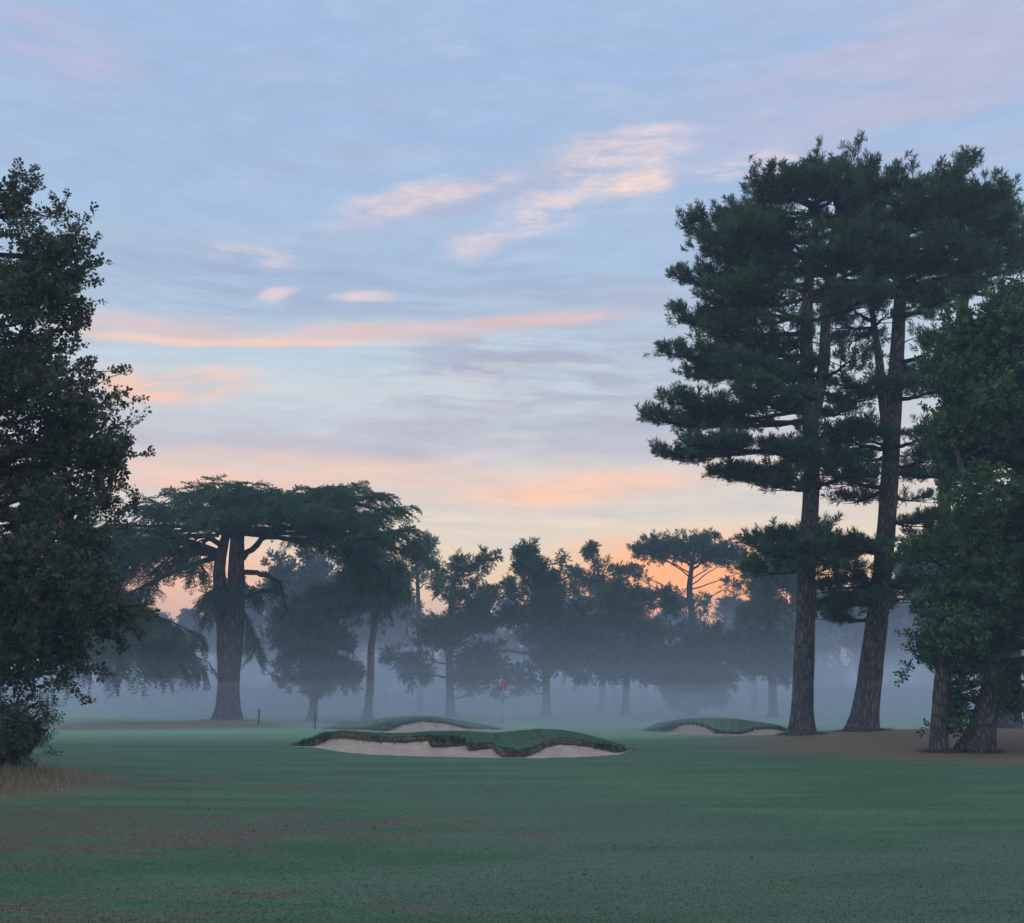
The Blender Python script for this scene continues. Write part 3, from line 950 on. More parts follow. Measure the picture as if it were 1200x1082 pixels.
# the bare arching boughs below the table
for pth, rr_ in (([(284, 655), (310, 628), (350, 634), (395, 646)], (.17, .14, .10, .05)), ([(284, 672), (312, 673), (326, 684), (338, 716)], (.15, .13, .10, .04)), ([(284, 700), (305, 694), (322, 692), (330, 680)], (.12, .10, .08, .05)), ([(262, 640), (240, 628), (200, 632), (165, 650)], (.15, .12, .09, .05))):
    pp = np.array([at(x, y, CY_ - .6) for x, y in pth])
    u = np.linspace(0, 3, 16)
    q = np.stack([np.interp(u, range(4), pp[:, i]) for i in range(3)], -1); q[1:-1] += rng.normal(0, .05, (14, 3))
    bb.tube(q, np.interp(u, range(4), rr_), 7, rough=.1)
    for i in range(8, 16):
        for _ in range(2):
            tufts.append((q[i], np.array((rng.normal(0, .6), rng.normal(0, .6), -.7)), random.uniform(.5, .9)))
# left: inner hanging twigs and the big low skirt
for px, py, dy in [(205, 655, 0), (190, 640, 1.5), (220, 660, -1.5), (180, 668, 0), (232, 672, 1), (165, 640, -2)]:
    cedar_limb([(random.uniform(235, 262), random.uniform(615, 640)), (px, py)], (0, dy), .06, dens=.55, spread=.8, tmin=.45, droop=.3)
for px, py, dy in [(120, 660, -1), (150, 700, 0), (200, 735, -1), (225, 760, 0), (240, 775, 1), (105, 700, 1), (130, 730, -2), (180, 765, 0), (210, 780, -1.5), (150, 780, 1), (115, 760, 0), (170, 725, 2.5), (95, 740, -1), (195, 755, 2), (235, 745, -2), (140, 755, -3), (90, 785, 1), (180, 785, -2.6), (225, 782, 2.4), (160, 745, -1), (130, 790, 2), (75, 770, 0)]:
    sx = 95 + (px - 95) * .2 + random.uniform(-15, 15); sy = 640 + (py - 660) * .72 + random.uniform(-10, 10)
    cedar_limb([(sx, sy), (px, py)], (dy * .5, dy), .09, dens=.75, spread=1.15, tmin=.2, droop=.16)
for px, py, dy in [(130, 640, 0), (95, 640, 1), (60, 650, -1), (100, 680, 0), (110, 720, 1), (90, 620, -2)]:
    cedar_limb([(262, 650), (px, py)], (0, dy), .16, dens=.7, spread=1.3, tmin=.5, droop=.2)
for px, py, dy in [(238, 700, -1.5), (300, 690, -1.2), (245, 720, 1.2), (305, 765, .8), (248, 690, -2)]:
    cedar_limb([(268, 690), (px, py)], (0, dy), .05, dens=.7, spread=.6, tmin=.3, droop=.35)
bb.build('branches', M_BARK_DARK, cedar)
fb = Buf(); put_tufts(fb, CEDAR, tufts, roll=.45); fb.build('crown', M_CEDAR, cedar)
print('cedar sprays', len(tufts))

# ---- oaks framing the view
_, k1 = blob_tree('oak_tree', 'tall spreading oak with browning leaves filling the left edge above the bush', 'tree', 21,
          [(-140, 905), (-135, 780), (-120, 620), (-110, 470), (-95, 330), (-80, 240)], [62, 52, 44, 34, 22, 8],
          [[(-339, 306), (-209, 211), (-69, 191), (3, 202), (36, 234), (66, 242), (89, 268), (99, 306), (83, 351), (95, 401), (103, 438), (123, 476), (141, 506), (175, 526), (156, 554), (123, 581), (111, 626), (131, 666), (141, 718), (131, 756), (91, 791), (51, 806), (11, 821), (-69, 816), (-339, 786)],
           [(-29, 256), (11, 228), (51, 241), (87, 258), (99, 301), (86, 336), (51, 366)],
           [(21, 486), (91, 496), (175, 526), (151, 556), (91, 576), (21, 566)],
           [(-9, 586), (91, 626), (141, 718), (111, 766), (31, 806), (-39, 796)],
           [(15, 300), (92, 315), (96, 380), (112, 445), (60, 460), (10, 440)]],
          [130, 12, 16, 26, 15], (.38, .85), 22, (.15, .32), OAK, M_OAK_L, M_BARK_OAK, flat=.8, seed=31, updir=.25, depth=.5, br=.05, sprig=420,
          extra=[([(-130, 640), (-60, 560), (10, 530), (90, 522)], [26, 20, 13, 6], (0, -.5, -.5, 0)), ([(-115, 480), (-60, 400), (0, 340), (60, 290)], [22, 17, 11, 5], (0, .4, .3, 0)), ([(-125, 560), (-60, 620), (20, 690), (90, 720)], [22, 17, 11, 5], (0, -.8, -1, -.5))])
_, k2 = blob_tree('oak_tree', 'leafy green oak with a leaning trunk at the right edge of the pines', 'tree', 31,
          [(1146, 880), (1155, 840), (1170, 780), (1190, 700), (1215, 600), (1230, 500), (1240, 420)], [26, 25, 22, 20, 18, 12, 6],
          [[(1240, 335), (1195, 340), (1140, 365), (1122, 385), (1100, 425), (1112, 470), (1106, 520), (1098, 570), (1092, 610), (1072, 640), (1068, 690), (1080, 730), (1070, 765), (1085, 790), (1088, 830), (1108, 838), (1135, 800), (1165, 770), (1200, 800), (1300, 810), (1420, 740), (1440, 560), (1380, 400), (1300, 340)],
           [(1100, 420), (1140, 370), (1200, 350), (1220, 420), (1180, 520), (1110, 520)],
           [(1070, 640), (1110, 600), (1200, 600), (1220, 700), (1180, 770), (1120, 800), (1085, 780)],
           [(1092, 440), (1104, 385), (1128, 352), (1165, 335), (1210, 330), (1200, 520), (1150, 560), (1094, 560)],
           [(1108, 800), (1140, 790), (1150, 820), (1136, 850), (1120, 856)],
           [(1170, 800), (1215, 780), (1230, 830), (1200, 838), (1180, 830)]],
          [110, 20, 28, 30, 5, 5], (.45, 1.05), 17, (.24, .40), OAK, M_OAK_R, M_BARK_OAK, flat=.75, seed=37, updir=.1, depth=.55, br=.05, sprig=360,
          extra=[([(1100, 879), (1101, 845), (1104, 800), (1112, 740), (1130, 660)], [21, 18, 17, 14, 9], (0, 0, 0, 0, 0)), ([(1195, 690), (1160, 620), (1130, 560), (1115, 500)], [14, 11, 8, 4], (0, -.5, -1, -1))])
print('oak sprays', k1, k2)
_, k3 = blob_tree('shrub', 'loose twiggy bush under the left oak beside the dry grass', 'bush', 20.5,
          [(8, 902), (14, 870), (18, 840), (22, 815)], [5, 4, 3, 2],
          [[(-70, 815), (0, 800), (40, 815), (60, 828), (62, 850), (52, 885), (44, 905), (-80, 915)]], [46], (.20, .40), 64, (.15, .28), SHRUB, M_SHRUB, M_BARK_OAK,
          flat=.9, seed=41, updir=.5, br=.015, flare=1.1,
          extra=[([(10, 903), (30, 860), (50, 825)], [4, 3, 1.5], (0, .2, .3)), ([(6, 902), (-10, 850), (-30, 815)], [4, 3, 1.5], (0, -.2, -.3)), ([(12, 904), (36, 880), (58, 852)], [4, 3, 1.5], (0, -.3, -.4))])

# ---- the row of Scots pines beyond the green
ROW = 'pines standing in the mist beyond the green'
S = dict(sprig=170, per_m2=7.5, size=(.42, .76), tm=TUFT_FAR, mat=M_PINE_FAR, group=ROW, slope=.12, br=.045, frac=.5)
blob_tree('pine_tree', 'low rounded pine with a pale leaning trunk, right of the cedar', 'tree', 66, [(365, 846), (369, 815), (373, 790), (376, 740), (372, 700)], [11, 9, 8, 6, 3],
          [[(300, 798), (318, 770), (312, 740), (330, 712), (350, 695), (375, 690), (400, 705), (418, 735), (412, 765), (422, 795), (390, 803), (360, 800), (330, 803)]], [60], (.55, 1.05), bark=M_BARK_RED, flat=.45, seed=51, **S)
blob_tree('pine_tree', 'slender pine with a bare reddish trunk, behind the cedar tip', 'tree', 67, [(430, 844), (434, 800), (435, 760), (440, 720), (436, 670)], [10, 9, 8, 7, 3],
          [[(385, 690), (400, 655), (430, 640), (465, 650), (470, 690), (455, 730), (420, 735), (395, 725)]], [24], (.5, .95), bark=M_BARK_RED, flat=.5, seed=52, **S)
blob_tree('pine_tree', 'pine with a drooping lower left bough, left of the flagstick', 'tree', 72, [(528, 840), (527, 800), (527, 750), (530, 700), (535, 665)], [10, 9, 8, 7, 3],
          [[(500, 690), (508, 662), (535, 655), (560, 650), (580, 660), (588, 690), (585, 740), (560, 770), (520, 760), (505, 730)],
           [(458, 775), (475, 745), (500, 728), (525, 745), (518, 790), (500, 812), (480, 805)], [(535, 760), (585, 750), (590, 805), (560, 812), (540, 790)], [(560, 655), (580, 648), (588, 660), (570, 668)]],
          [38, 14, 15, 3], (.5, 1.0), bark=M_BARK_PINE, flat=.55, seed=53, **S)
blob_tree('pine_tree', 'dense dark pine with a pointed spire top, right of the flagstick', 'tree', 73, [(640, 839), (640, 800), (638, 750), (630, 700), (620, 650)], [10, 9, 8, 6, 2],
          [[(588, 690), (604, 675), (606, 645), (617, 634), (630, 655), (650, 665), (668, 652), (676, 690), (690, 720), (695, 780), (680, 812), (640, 795), (610, 815), (580, 800), (575, 750), (590, 720)],
           [(605, 660), (617, 634), (630, 658), (620, 680)]],
          [74, 6], (.45, 1.05), bark=M_BARK_PINE, flat=.6, seed=54, **S)
blob_tree('pine_tree', 'dome topped pine in the middle of the misty row', 'tree', 74, [(733, 839), (734, 800), (736, 750), (738, 700)], [9, 8, 7, 3],
          [[(672, 740), (690, 705), (715, 685), (742, 678), (770, 688), (788, 712), (792, 750), (780, 790), (740, 800), (700, 805), (680, 780)]], [60], (.55, 1.05), bark=M_BARK_PINE, flat=.6, seed=55, **S)
blob_tree('pine_tree', 'shortest spreading pine, low crown on a stub of trunk', 'tree', 75, [(813, 838), (813, 815), (814, 780), (815, 745)], [9, 8, 6, 3],
          [[(745, 790), (765, 755), (790, 735), (820, 730), (850, 745), (868, 775), (862, 805), (840, 818), (800, 822), (765, 812)]], [66], (.5, 1.05), bark=M_BARK_PINE, flat=.5, seed=56, **S)
blob_tree('pine_tree', 'hazy tall pine close to the left side of the big pine trunks', 'tree', 72, [(906, 842), (905, 800), (903, 740), (900, 680)], [10, 9, 7, 3],
          [[(850, 745), (862, 700), (880, 665), (905, 645), (930, 660), (945, 700), (948, 760), (935, 800), (900, 800), (870, 795), (858, 775)]], [50], (.5, 1.0), bark=M_BARK_PINE, flat=.55, seed=57, **S)
S2 = dict(sprig=60, per_m2=7, size=(.5, .85), tm=TUFT_FAR, mat=M_PINE_FAR, group='taller pines showing above the misty row', slope=.45, br=.055, frac=.4)
blob_tree('pine_tree', 'umbrella shaped pine with open bare limbs against the orange glow', 'tree', 92, [(806, 835), (808, 780), (811, 730), (808, 690), (813, 648)], [10, 9, 8, 7, 3],
          [[(738, 655), (748, 638), (775, 630), (800, 626), (835, 625), (862, 635), (872, 650), (850, 668), (820, 660), (790, 655), (760, 662)], [(830, 650), (868, 648), (880, 700), (850, 700)], [(730, 650), (760, 655), (752, 685), (730, 675)], [(780, 690), (830, 690), (840, 720), (780, 720)]],
          [52, 9, 6, 8], (.55, 1.0), bark=M_BARK_DARK, flat=.45, seed=58, **S2)
blob_tree('pine_tree', 'small headed pine peeping between the spire and dome topped pines', 'tree', 92, [(705, 835), (706, 760), (704, 700), (700, 665)], [8, 7, 6, 3],
          [[(675, 690), (682, 660), (695, 647), (712, 652), (728, 680), (720, 700), (690, 705)]], [18], (.5, .9), bark=M_BARK_PINE, flat=.5, seed=59, **S2)
blob_tree('pine_tree', 'thin crowned pine in the gap between the cedar and the drooping pine', 'tree', 90, [(492, 836), (492, 770), (490, 700), (488, 650)], [7, 6, 5, 3],
          [[(470, 660), (480, 640), (500, 632), (515, 650), (508, 680), (485, 690)], [(470, 720), (510, 715), (520, 740), (480, 745)]], [15, 6], (.45, .85), bark=M_BARK_PINE, flat=.55, seed=60, **S2)
blob_tree('pine_tree', 'pale hazy pine between the umbrella pine and the big pines', 'tree', 95, [(884, 835), (884, 780), (882, 720), (885, 660)], [8, 7, 6, 3],
          [[(862, 700), (872, 660), (890, 642), (915, 640), (930, 665), (925, 720), (880, 735)]], [22], (.5, .95), bark=M_BARK_PINE, flat=.5, seed=61, **S2)

# ---- far belt of trees, faint in the mist: four shapes, copied
BELT = 'far trees in the mist behind the pines'


def belt_proto(name, label, seed, kind):
    random.seed(seed)
    root = empty(name, (0, 0, 0), label, 'tree', BELT)
    H = 15.0
    tb = Buf()
    pts = np.array([(0, 0, -.3), (0.1, 0, 3), (.05, .1, 7), (.2, 0, 13)])
    tb.tube(pts, [.42, .34, .26, .08], 8)
    bb = Buf(); bb.tube(pts, [.03] * 4, 4); cl = []
    for _ in range(46):
        z = random.uniform(.0, 1)
        if kind == 0:
            rad = 4.2 * math.sin(math.pi * min(1, .18 + .82 * z)) ** .6; zz = 4.0 + z * 10.5
        elif kind == 1:
            rad = 3.4 * (1 - z) ** .6 + .5; zz = 2.5 + z * 12.5
        else:
            rad = 4.8 * math.sin(math.pi * (.25 + .7 * z)); zz = 7 + z * 7.5
        a = random.uniform(0, 6.28); q = math.sqrt(random.random()) * rad
        r = random.uniform(.7, 1.5)
        cl.append((np.array((q * math.cos(a), q * math.sin(a), zz)), r, r * .6))
    branches_to(bb, pts, cl, .09)
    tf = []
    for c, r, rz in cl:
        tf += fill_clump(c, r, rz, int(3.6 * 4 * math.pi * r * (r + 2 * rz) / 3), .6, 1.05, .4)
    tb.build('trunk', M_BARK_PINE, root); bb.build('branches', M_BARK_DARK, root)
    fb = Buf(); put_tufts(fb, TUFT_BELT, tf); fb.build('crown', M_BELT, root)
    return root


protos = [belt_proto('tree', 'faint blue grey tree in the misty belt at the back', 71, 0), belt_proto('tree', 'faint blue grey tree in the misty belt at the back', 72, 1), belt_proto('tree', 'faint blue grey tree in the misty belt at the back', 73, 2)]


def belt_top(px):
    return float(np.interp(px, [-100, 60, 170, 230, 300, 380, 450, 480, 520, 560, 640, 720, 760, 860, 900, 960, 1040, 1100, 1300], [640, 690, 705, 700, 655, 650, 665, 715, 722, 700, 690, 700, 712, 706, 685, 665, 670, 640, 620]))


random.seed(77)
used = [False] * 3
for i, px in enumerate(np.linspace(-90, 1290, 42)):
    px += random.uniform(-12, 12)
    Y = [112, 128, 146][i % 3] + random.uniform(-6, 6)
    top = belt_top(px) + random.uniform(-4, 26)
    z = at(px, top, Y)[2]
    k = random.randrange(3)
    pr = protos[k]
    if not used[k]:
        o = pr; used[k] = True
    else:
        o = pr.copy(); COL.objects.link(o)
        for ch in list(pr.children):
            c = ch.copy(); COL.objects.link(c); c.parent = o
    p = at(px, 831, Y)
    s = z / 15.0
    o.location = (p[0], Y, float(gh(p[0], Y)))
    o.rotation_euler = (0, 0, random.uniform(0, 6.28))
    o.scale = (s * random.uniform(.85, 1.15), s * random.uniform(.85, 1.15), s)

# ------------------------------------------------------------------ golf furniture
g = ground_hit(589.5, 848)
Yflag = g[1]
top = at(589.5, 797, Yflag)[2]
fr = empty('flagstick', g, 'thin banded flagstick with a limp red flag on the green', 'flag')
h = top - g[2]
for i, (a, b_, mt) in enumerate([(0, .22, M_STRIPE), (.22, .50, M_WHITE), (.50, .68, M_STRIPE), (.68, 1.0, M_WHITE)]):
    bb = Buf(); bb.tube([g + np.array((0, 0, h * a)), g + np.array((0, 0, h * b_))], [.021, .021], 8); bb.build('pole_band', mt, fr)
# limp flag: a cloth hanging in folds from the top of the pole
rows, cols = 9, 13
v = []
for i in range(rows):
    t = i / (rows - 1)
    for j in range(cols):
        s_ = j / (cols - 1)
        wdt = .10 + .24 * t - .10 * max(0, t - .75) * 4
        x = -.03 + (s_ - .42) * wdt * 1.15
        y = .06 * math.sin(s_ * 11 + t * 2) * (.3 + t)
        z = top - .02 - t * (.50 + .05 * math.sin(s_ * 4))
        v.append((g[0] + x, g[1] - .03 + y, z))
fcs = [(i * cols + j, i * cols + j + 1, (i + 1) * cols + j + 1, (i + 1) * cols + j) for i in range(rows - 1) for j in range(cols - 1)]
bb = Buf(); bb.add(v, fcs); fo = bb.build('flag', M_RED, fr)
fo.modifiers.new('thick', 'SOLIDIFY').thickness = .006


def stake(name, px, ytop, ybase, Y, r, mat, label, group=None):
    p = at(px, ybase, Y); z0 = float(gh(p[0], Y))
    z1 = at(px, ytop, Y)[2]
    bb = Buf()
    P = np.array((p[0], Y, z0))
    bb.tube([P - np.array((0, 0, .1)), P + np.array((0, 0, z1 - z0 - .03)), P + np.array((0, 0, z1 - z0))], [r, r * .95, r * .6], 10)
    i = len(bb.v[0]) - 10
    bb.add(np.concatenate([bb.v[0][i:], [P + np.array((0, 0, z1 - z0 + .01))]]), [(k, (k + 1) % 10, 10) for k in range(10)])
    o = bb.build(name, mat)
    me = o.data
    sh = np.array([P[0], P[1], P[2]])
    co = np.zeros(len(me.vertices) * 3, np.float32); me.vertices.foreach_get('co', co)
    me.vertices.foreach_set('co', (co.reshape(-1, 3) - sh).astype(np.float32).ravel()); me.update()
    o.location = [float(a) for a in sh]
    return prop(o, label, 'post', group)


stake('marker_post', 303, 830.5, 847, 51, .038, M_POST, 'thin dark marker post just right of the cedar trunk', 'dark marker posts')
stake('marker_post', 369, 834, 850, 48.5, .038, M_POST, 'thin dark marker post in front of the low rounded pine', 'dark marker posts')
stake('marker_post', 54, 816, 840, 54, .05, M_POST, 'dark post standing by the left bush at the edge of the oak', 'dark marker posts')


def marker(px, py, Y, label):
    p = at(px, py, Y); z0 = float(gh(p[0], Y))
    root = empty('marker_board', (p[0], Y, z0), label, 'marker', 'white markers in the mist')
    bb = Buf(); bb.tube([(p[0], Y, z0 - .1), (p[0], Y, p[2] - .1)], [.03, .03], 8); bb.build('post', M_WHITE, root)
    import bmesh
    bm = bmesh.new(); bmesh.ops.create_cube(bm, size=1.0)
    bmesh.ops.scale(bm, vec=(.42, .05, .26), verts=bm.verts)
    bmesh.ops.bevel(bm, geom=bm.edges[:], offset=.015, segments=2, affect='EDGES')
    me = bpy.data.meshes.new('board'); bm.to_mesh(me); bm.free(); me.materials.append(M_WHITE)
    o = bpy.data.objects.new('board', me); COL.objects.link(o); o.parent = root; o.location = (0, -.05, float(p[2] - z0))


marker(486, 824, 84, 'small white marker in the mist, left of the drooping pine trunk')
marker(518, 823.5, 84, 'small white marker in the mist beside the drooping pine trunk')
marker(866, 827.5, 80, 'small white marker in the mist between the short pine and the hazy tall pine')

# ------------------------------------------------------------------ air
TOPZ = 25.5
SIG = .0019          # thin air haze everywhere
HAZE_S = np.array((.10, .155, .26))   # what deep haze looks like (for grading the sky seen through it)


def air(name, x0, x1, y0, y1, z0, z1, dens, col, label, aniso=0.0):
    m, nt = new_mat(name); n = N(nt)
    pv = n.node('ShaderNodeVolumePrincipled', {'Color': (*col, 1), 'Density': dens, 'Anisotropy': aniso})
    n.node('ShaderNodeOutputMaterial', {'Volume': pv.outputs[0]})
    bb = Buf()
    bb.add([(x0, y0, z0), (x1, y0, z0), (x1, y1, z0), (x0, y1, z0), (x0, y0, z1), (x1, y0, z1), (x1, y1, z1), (x0, y1, z1)],
           [(0, 3, 2, 1), (4, 5, 6, 7), (0, 1, 5, 4), (1, 2, 6, 5), (2, 3, 7, 6), (3, 0, 4, 7)])
    o = bb.build(name, m, smooth=False)
    return prop(o, label, 'mist', kind='stuff')


air('haze', -405, 405, -65, 425, -1.0, TOPZ, SIG, (.50, .67, .92), 'thin bluish dawn haze filling the air over the course')
for y0, z1, dd in ((34, 2.0, .0040), (38, 3.0, .0040), (42, 4.2, .0040), (46, 5.8, .0030), (50, 8.0, .0020), (88, 10.0, .0040)):
    air('ground_mist', -300 - y0, 300 + y0, y0, 300 + y0, -.8 - y0 / 1000, z1, dd, (.80, .825, .985), 'low bank of pale blue mist lying over the far fairway')['group'] = 'layers of ground mist'
for px, Y, rx, ry, rz, dd in ((180, 78, 16, 13, 4.2, .030), (420, 92, 17, 14, 5.0, .026), (660, 66, 13, 8, 1.7, .030), (700, 96, 20, 15, 4.6, .026), (1060, 82, 14, 12, 4.4, .030), (840, 48, 10, 6, 1.7, .034), (455, 49, 4.5, 4, 1.3, .028), (735, 49, 4.5, 4, 1.2, .026), (330, 66, 9, 7, 2.4, .024), (1120, 70, 12, 10, 3.4, .028), (560, 86, 11, 7, 2.8, .022)):
    m, nt = new_mat('mist_bank'); n = N(nt)
    pv = n.node('ShaderNodeVolumePrincipled', {'Color': (.82, .84, .99, 1), 'Density': dd, 'Anisotropy': 0.0})
    n.node('ShaderNodeOutputMaterial', {'Volume': pv.outputs[0]})
    c = at(px, 811, Y); bb = Buf()
    nu, nv = 28, 14
    th = np.arange(nu) / nu * 2 * np.pi; ph = np.linspace(.02, np.pi - .02, nv)
    v = np.stack([np.sin(ph)[:, None] * np.cos(th)[None], np.sin(ph)[:, None] * np.sin(th)[None], np.cos(ph)[:, None] * np.ones(nu)[None]], -1)
    v = v * np.array((rx, ry, rz)) * (1 + .10 * np.sin(th * 3 + px))[None, :, None] + np.array((c[0], Y, .2))
    i = np.arange(nv - 1)[:, None] * nu; j = np.arange(nu)[None]; k = (j + 1) % nu
    bb.add(v.reshape(-1, 3), np.stack([i + j, i + nu + j, i + nu + k, i + k], -1).reshape(-1, 4))
    bb.add(np.array([v[0].mean(0), *v[0]]), np.array([(0, a_ + 1, (a_ + 1) % nu + 1) for a_ in range(nu)]))
    bb.add(np.array([v[-1].mean(0), *v[-1]]), np.array([(0, (a_ + 1) % nu + 1, a_ + 1) for a_ in range(nu)]))
    o = bb.build('mist_bank', m)
    import bmesh
    bm = bmesh.new(); bm.from_mesh(o.data); bmesh.ops.remove_doubles(bm, verts=bm.verts, dist=1e-4); bmesh.ops.recalc_face_normals(bm, faces=bm.faces); bm.to_mesh(o.data); bm.free()
    prop(o, 'drifting patch of thicker low mist among the far pines', 'mist', 'drifting mist patches', 'stuff')

# ------------------------------------------------------------------ sky
w = bpy.data.worlds.new('World'); scene.world = w; w.use_nodes = True
nt = w.node_tree; nt.nodes.clear(); n = N(nt)
SUN_EL, SUN_AZ = math.radians(4.0), math.atan((830 - CX) / F)


def azel(px, py):
    d = ray(px, py); d = d / np.linalg.norm(d)
    return math.atan2(d[0], d[1]), math.asin(d[2])


def through(c255, el):
    """radiance the sky needs so that, seen through the haze, it shows the photographed colour"""
    path = min((TOPZ - CAMZ) / max(math.sin(max(el, .01)), .001), 420)
    T = math.exp(-SIG * path)
    c = lin(c255)
    return tuple(np.clip((c - HAZE_S * (1 - T)) / T, .01, 6))


gen = n.node('ShaderNodeTexCoord').outputs['Generated']
sep = n.node('ShaderNodeSeparateXYZ', {0: gen})
az = n.math('ARCTAN2', sep.outputs[0], sep.outputs[1])
el = n.math('ARCSINE', sep.outputs[2])
ae = n.node('ShaderNodeCombineXYZ', {0: az, 1: el, 2: 0.0}).outputs[0]
# streaky cloud coordinates: long in azimuth, thin in elevation, warped
w1 = n.noise(n.mapping(ae, scale=(3.0, 8.0, 1)), 1.0, 4, .55)
wv = n.node('ShaderNodeVectorMath', {0: w1.outputs['Color'], 1: (.5, .5, .5)}, operation='SUBTRACT').outputs[0]
wv = n.node('ShaderNodeVectorMath', {0: wv, 1: (.14, .045, 0)}, operation='MULTIPLY').outputs[0]
aw = n.node('ShaderNodeVectorMath', {0: ae, 1: wv}, operation='ADD').outputs[0]
s1 = n.noise(n.mapping(aw, rot=(0, 0, .06), scale=(3.2, 26, 1)), 1.0, 7, .58).outputs['Fac']
s2 = n.noise(n.mapping(aw, loc=(3, 7, 0), rot=(0, 0, .20), scale=(7, 34, 1)), 1.0, 8, .62).outputs['Fac']
s3 = n.noise(n.mapping(aw, loc=(9, 2, 0), rot=(0, 0, .3), scale=(15, 62, 1)), 1.0, 10, .70).outputs['Fac']
s4 = n.math('ADD', n.math('MULTIPLY', s2, .6), n.math('MULTIPLY', s3, .4))
s5 = n.noise(n.mapping(aw, loc=(1, 5, 0), rot=(0, 0, .10), scale=(5, 75, 1)), 1.0, 8, .62).outputs['Fac']
GR = [(811, (225, 150, 120)), (740, (228, 180, 152)), (690, (234, 198, 164)), (655, (230, 209, 184)), (610, (220, 209, 196)), (560, (221, 209, 203)), (500, (199, 205, 214)), (435, (194, 211, 223)), (330, (171, 196, 223)), (250, (166, 192, 225)), (120, (163, 189, 225)), (0, (165, 189, 225))]
stops = []
for py, c in GR:
    e = azel(600, py)[1]
    stops.append((max(e, 0) / (math.pi / 2), through(c, e)))
stops.append((.50, (.76, .91, 1.16))); stops.append((.75, (.86, 1.01, 1.27))); stops.append((1.0, (.86, 1.01, 1.27)))  # overhead sky, out of view, brightened to lift the light on trees and ground
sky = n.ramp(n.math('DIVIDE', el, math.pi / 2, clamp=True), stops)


def layer(sky, k, px, py, rx, ry, rot, col, noise, lo, hi, amp=1.0):
    c = azel(px, py)
    b = n.blob(aw, c, rot, (rx / F, ry / F))
    b = n.smooth(b, .0, .75)
    m = n.math('MULTIPLY', b, n.smooth(noise, lo, hi))
    m = n.math('MULTIPLY', m, amp, clamp=True)
    return n.mix(m, sky, through(col, c[1]))


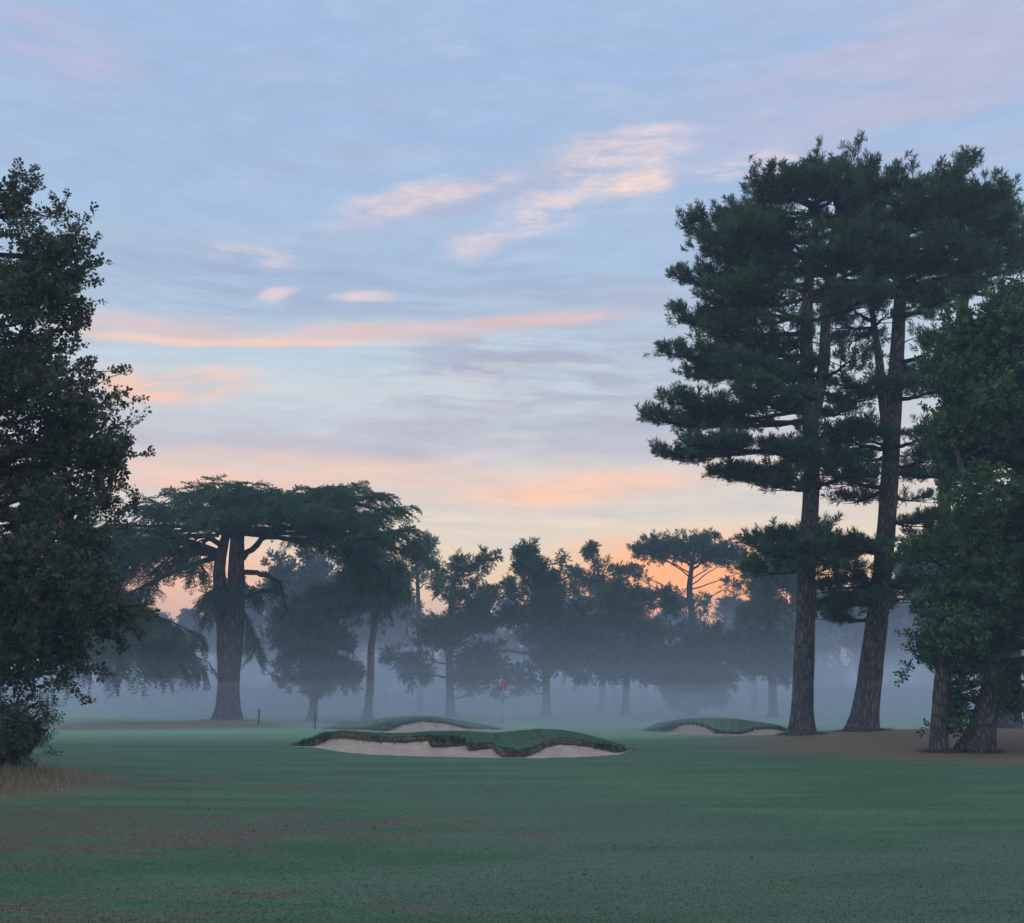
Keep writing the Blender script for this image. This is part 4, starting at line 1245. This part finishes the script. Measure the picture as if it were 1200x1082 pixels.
# broad veils of grey lavender and pale blue
gm = n.math('MULTIPLY', n.smooth(s1, .42, .66), n.smooth(el, math.radians(52), math.radians(12)))
sky = n.mix(n.math('MULTIPLY', gm, .40), sky, lin((192, 201, 219)))
gm2 = n.math('MULTIPLY', n.smooth(s2, .50, .74), .45)
sky = n.mix(gm2, sky, lin((196, 212, 232)))
L = [
    # grey lavender banks
    (640, 455, 240, 90, -.05, (170, 174, 198), s2, .34, .62, .95),
    (600, 410, 190, 60, -.1, (168, 174, 198), s2, .38, .58, .8),
    (700, 355, 180, 44, .1, (172, 180, 206), s3, .36, .64, .9),
    (300, 330, 330, 50, .05, (160, 180, 212), s1, .38, .60, .7),
    (430, 522, 620, 32, 0, (188, 187, 202), s2, .30, .60, .9),
    (560, 490, 260, 34, 0, (182, 182, 198), s2, .36, .55, .8),
    (200, 120, 420, 130, .1, (164, 186, 220), s1, .40, .62, .6),
    (1050, 90, 420, 150, .1, (190, 190, 216), s1, .34, .60, .8),
    (30, 50, 170, 60, 0, (196, 190, 214), s1, .34, .60, .8),
    (560, 230, 260, 26, .18, (180, 186, 212), s2, .36, .55, .8),
    # pale lit streaks
    (480, 470, 480, 26, 0, (208, 214, 220), s2, .42, .62, .8),
    (560, 620, 520, 24, .0, (232, 216, 194), s1, .38, .58, .8),
    # thin alternating streaks through the middle
    (420, 330, 620, 75, .04, (164, 180, 208), s5, .42, .60, .8),
    (680, 430, 360, 120, .03, (174, 180, 202), s5, .46, .62, .7),
    (400, 450, 520, 90, .0, (205, 216, 224), n.math('SUBTRACT', 1.0, s5), .48, .64, .7),
    (450, 590, 560, 60, .0, (206, 196, 200), s5, .46, .62, .55),
    # pink and peach lit cloud
    (450, 556, 520, 36, -.02, (236, 202, 186), s1, .34, .62, .85),
    (665, 574, 190, 26, .10, (252, 202, 176), s3, .30, .62, .95),
    (330, 390, 420, 24, .03, (224, 198, 198), s2, .28, .56, .9),
    (280, 401, 260, 8, .01, (242, 206, 192), s3, .25, .50, .9),
    (640, 374, 190, 16, .08, (226, 196, 196), s2, .34, .54, .8),
    (185, 448, 150, 36, .05, (243, 200, 182), s3, .34, .60, .95),
    (560, 445, 130, 22, .1, (206, 206, 214), s3, .40, .58, .7),
    (722, 206, 105, 56, .12, (240, 217, 215), s3, .32, .66, .85),
    (735, 170, 95, 18, .12, (234, 214, 218), s4, .36, .58, .8),
    (745, 222, 60, 22, .05, (248, 220, 208), s4, .34, .56, .8),
    (490, 234, 190, 20, .19, (238, 217, 216), s4, .42, .64, .9),
    (640, 248, 80, 34, .10, (232, 213, 217), s3, .36, .66, .85),
    (575, 276, 95, 22, .15, (230, 212, 218), s4, .36, .60, .8),
    (290, 290, 70, 20, .0, (214, 204, 216), s3, .40, .58, .8),
    (425, 342, 44, 13, .1, (226, 208, 214), s4, .36, .54, .9),
    (336, 338, 34, 14, .3, (226, 208, 214), s4, .36, .54, .9),
    (860, 200, 90, 18, .1, (224, 208, 220), s3, .40, .58, .8),
    (532, 66, 34, 10, .0, (196, 206, 228), s4, .40, .6, .7),
    (170, 562, 300, 26, .0, (244, 200, 180), s2, .30, .58, .8),
    # glow low behind the trees
    (815, 690, 250, 80, 0, (254, 172, 122), s4, .25, .52, .95),
    (210, 680, 190, 60, 0, (242, 184, 152), s2, .15, .45, .8),
]
for a in L:
    sky = layer(sky, 0, *a)
# light cloud structure on everything
fine = n.math('ADD', n.math('MULTIPLY', n.math('SUBTRACT', s3, .5), .30), 1.0)
sky = n.mix(1.0, sky, n.node('ShaderNodeCombineXYZ', {0: fine, 1: fine, 2: fine}).outputs[0], 'MULTIPLY')
nish = n.node('ShaderNodeTexSky', sky_type='NISHITA')
nish.sun_disc = False; nish.sun_elevation = SUN_EL; nish.sun_rotation = SUN_AZ
bg1 = n.node('ShaderNodeBackground', {'Color': nish.outputs[0], 'Strength': .06})
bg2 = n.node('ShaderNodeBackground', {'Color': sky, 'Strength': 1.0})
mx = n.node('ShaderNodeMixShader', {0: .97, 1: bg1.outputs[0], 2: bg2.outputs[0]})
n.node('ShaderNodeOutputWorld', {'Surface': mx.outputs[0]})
w.cycles.sampling_method = 'MANUAL'; w.cycles.sample_map_resolution = 512

sun = bpy.data.lights.new('sun', 'SUN'); sun.energy = .12; sun.angle = math.radians(12); sun.color = (1.0, .72, .52)
so = bpy.data.objects.new('sun', sun); COL.objects.link(so)
so.rotation_euler = (math.radians(90) - SUN_EL, 0, math.pi - SUN_AZ)

# ------------------------------------------------------------------ camera and render settings
cam = bpy.data.cameras.new('camera'); co = bpy.data.objects.new('camera', cam); COL.objects.link(co)
co.location = (0, 0, CAMZ); co.rotation_euler = (math.pi / 2 + PITCH, 0, 0)
cam.sensor_fit = 'HORIZONTAL'; cam.sensor_width = 36; cam.lens = 36 * F / 1200
cam.clip_start = .1; cam.clip_end = 3000
scene.camera = co
vs = scene.view_settings
vs.view_transform = 'Standard'; vs.look = 'None'; vs.exposure = 0; vs.gamma = 1; vs.use_curve_mapping = False
cy = scene.cycles
cy.use_denoising = True
cy.max_bounces = 6; cy.diffuse_bounces = 3; cy.glossy_bounces = 2; cy.transmission_bounces = 3; cy.transparent_max_bounces = 6; cy.volume_bounces = 2
cy.sample_clamp_indirect = 4
cy.use_adaptive_sampling = False
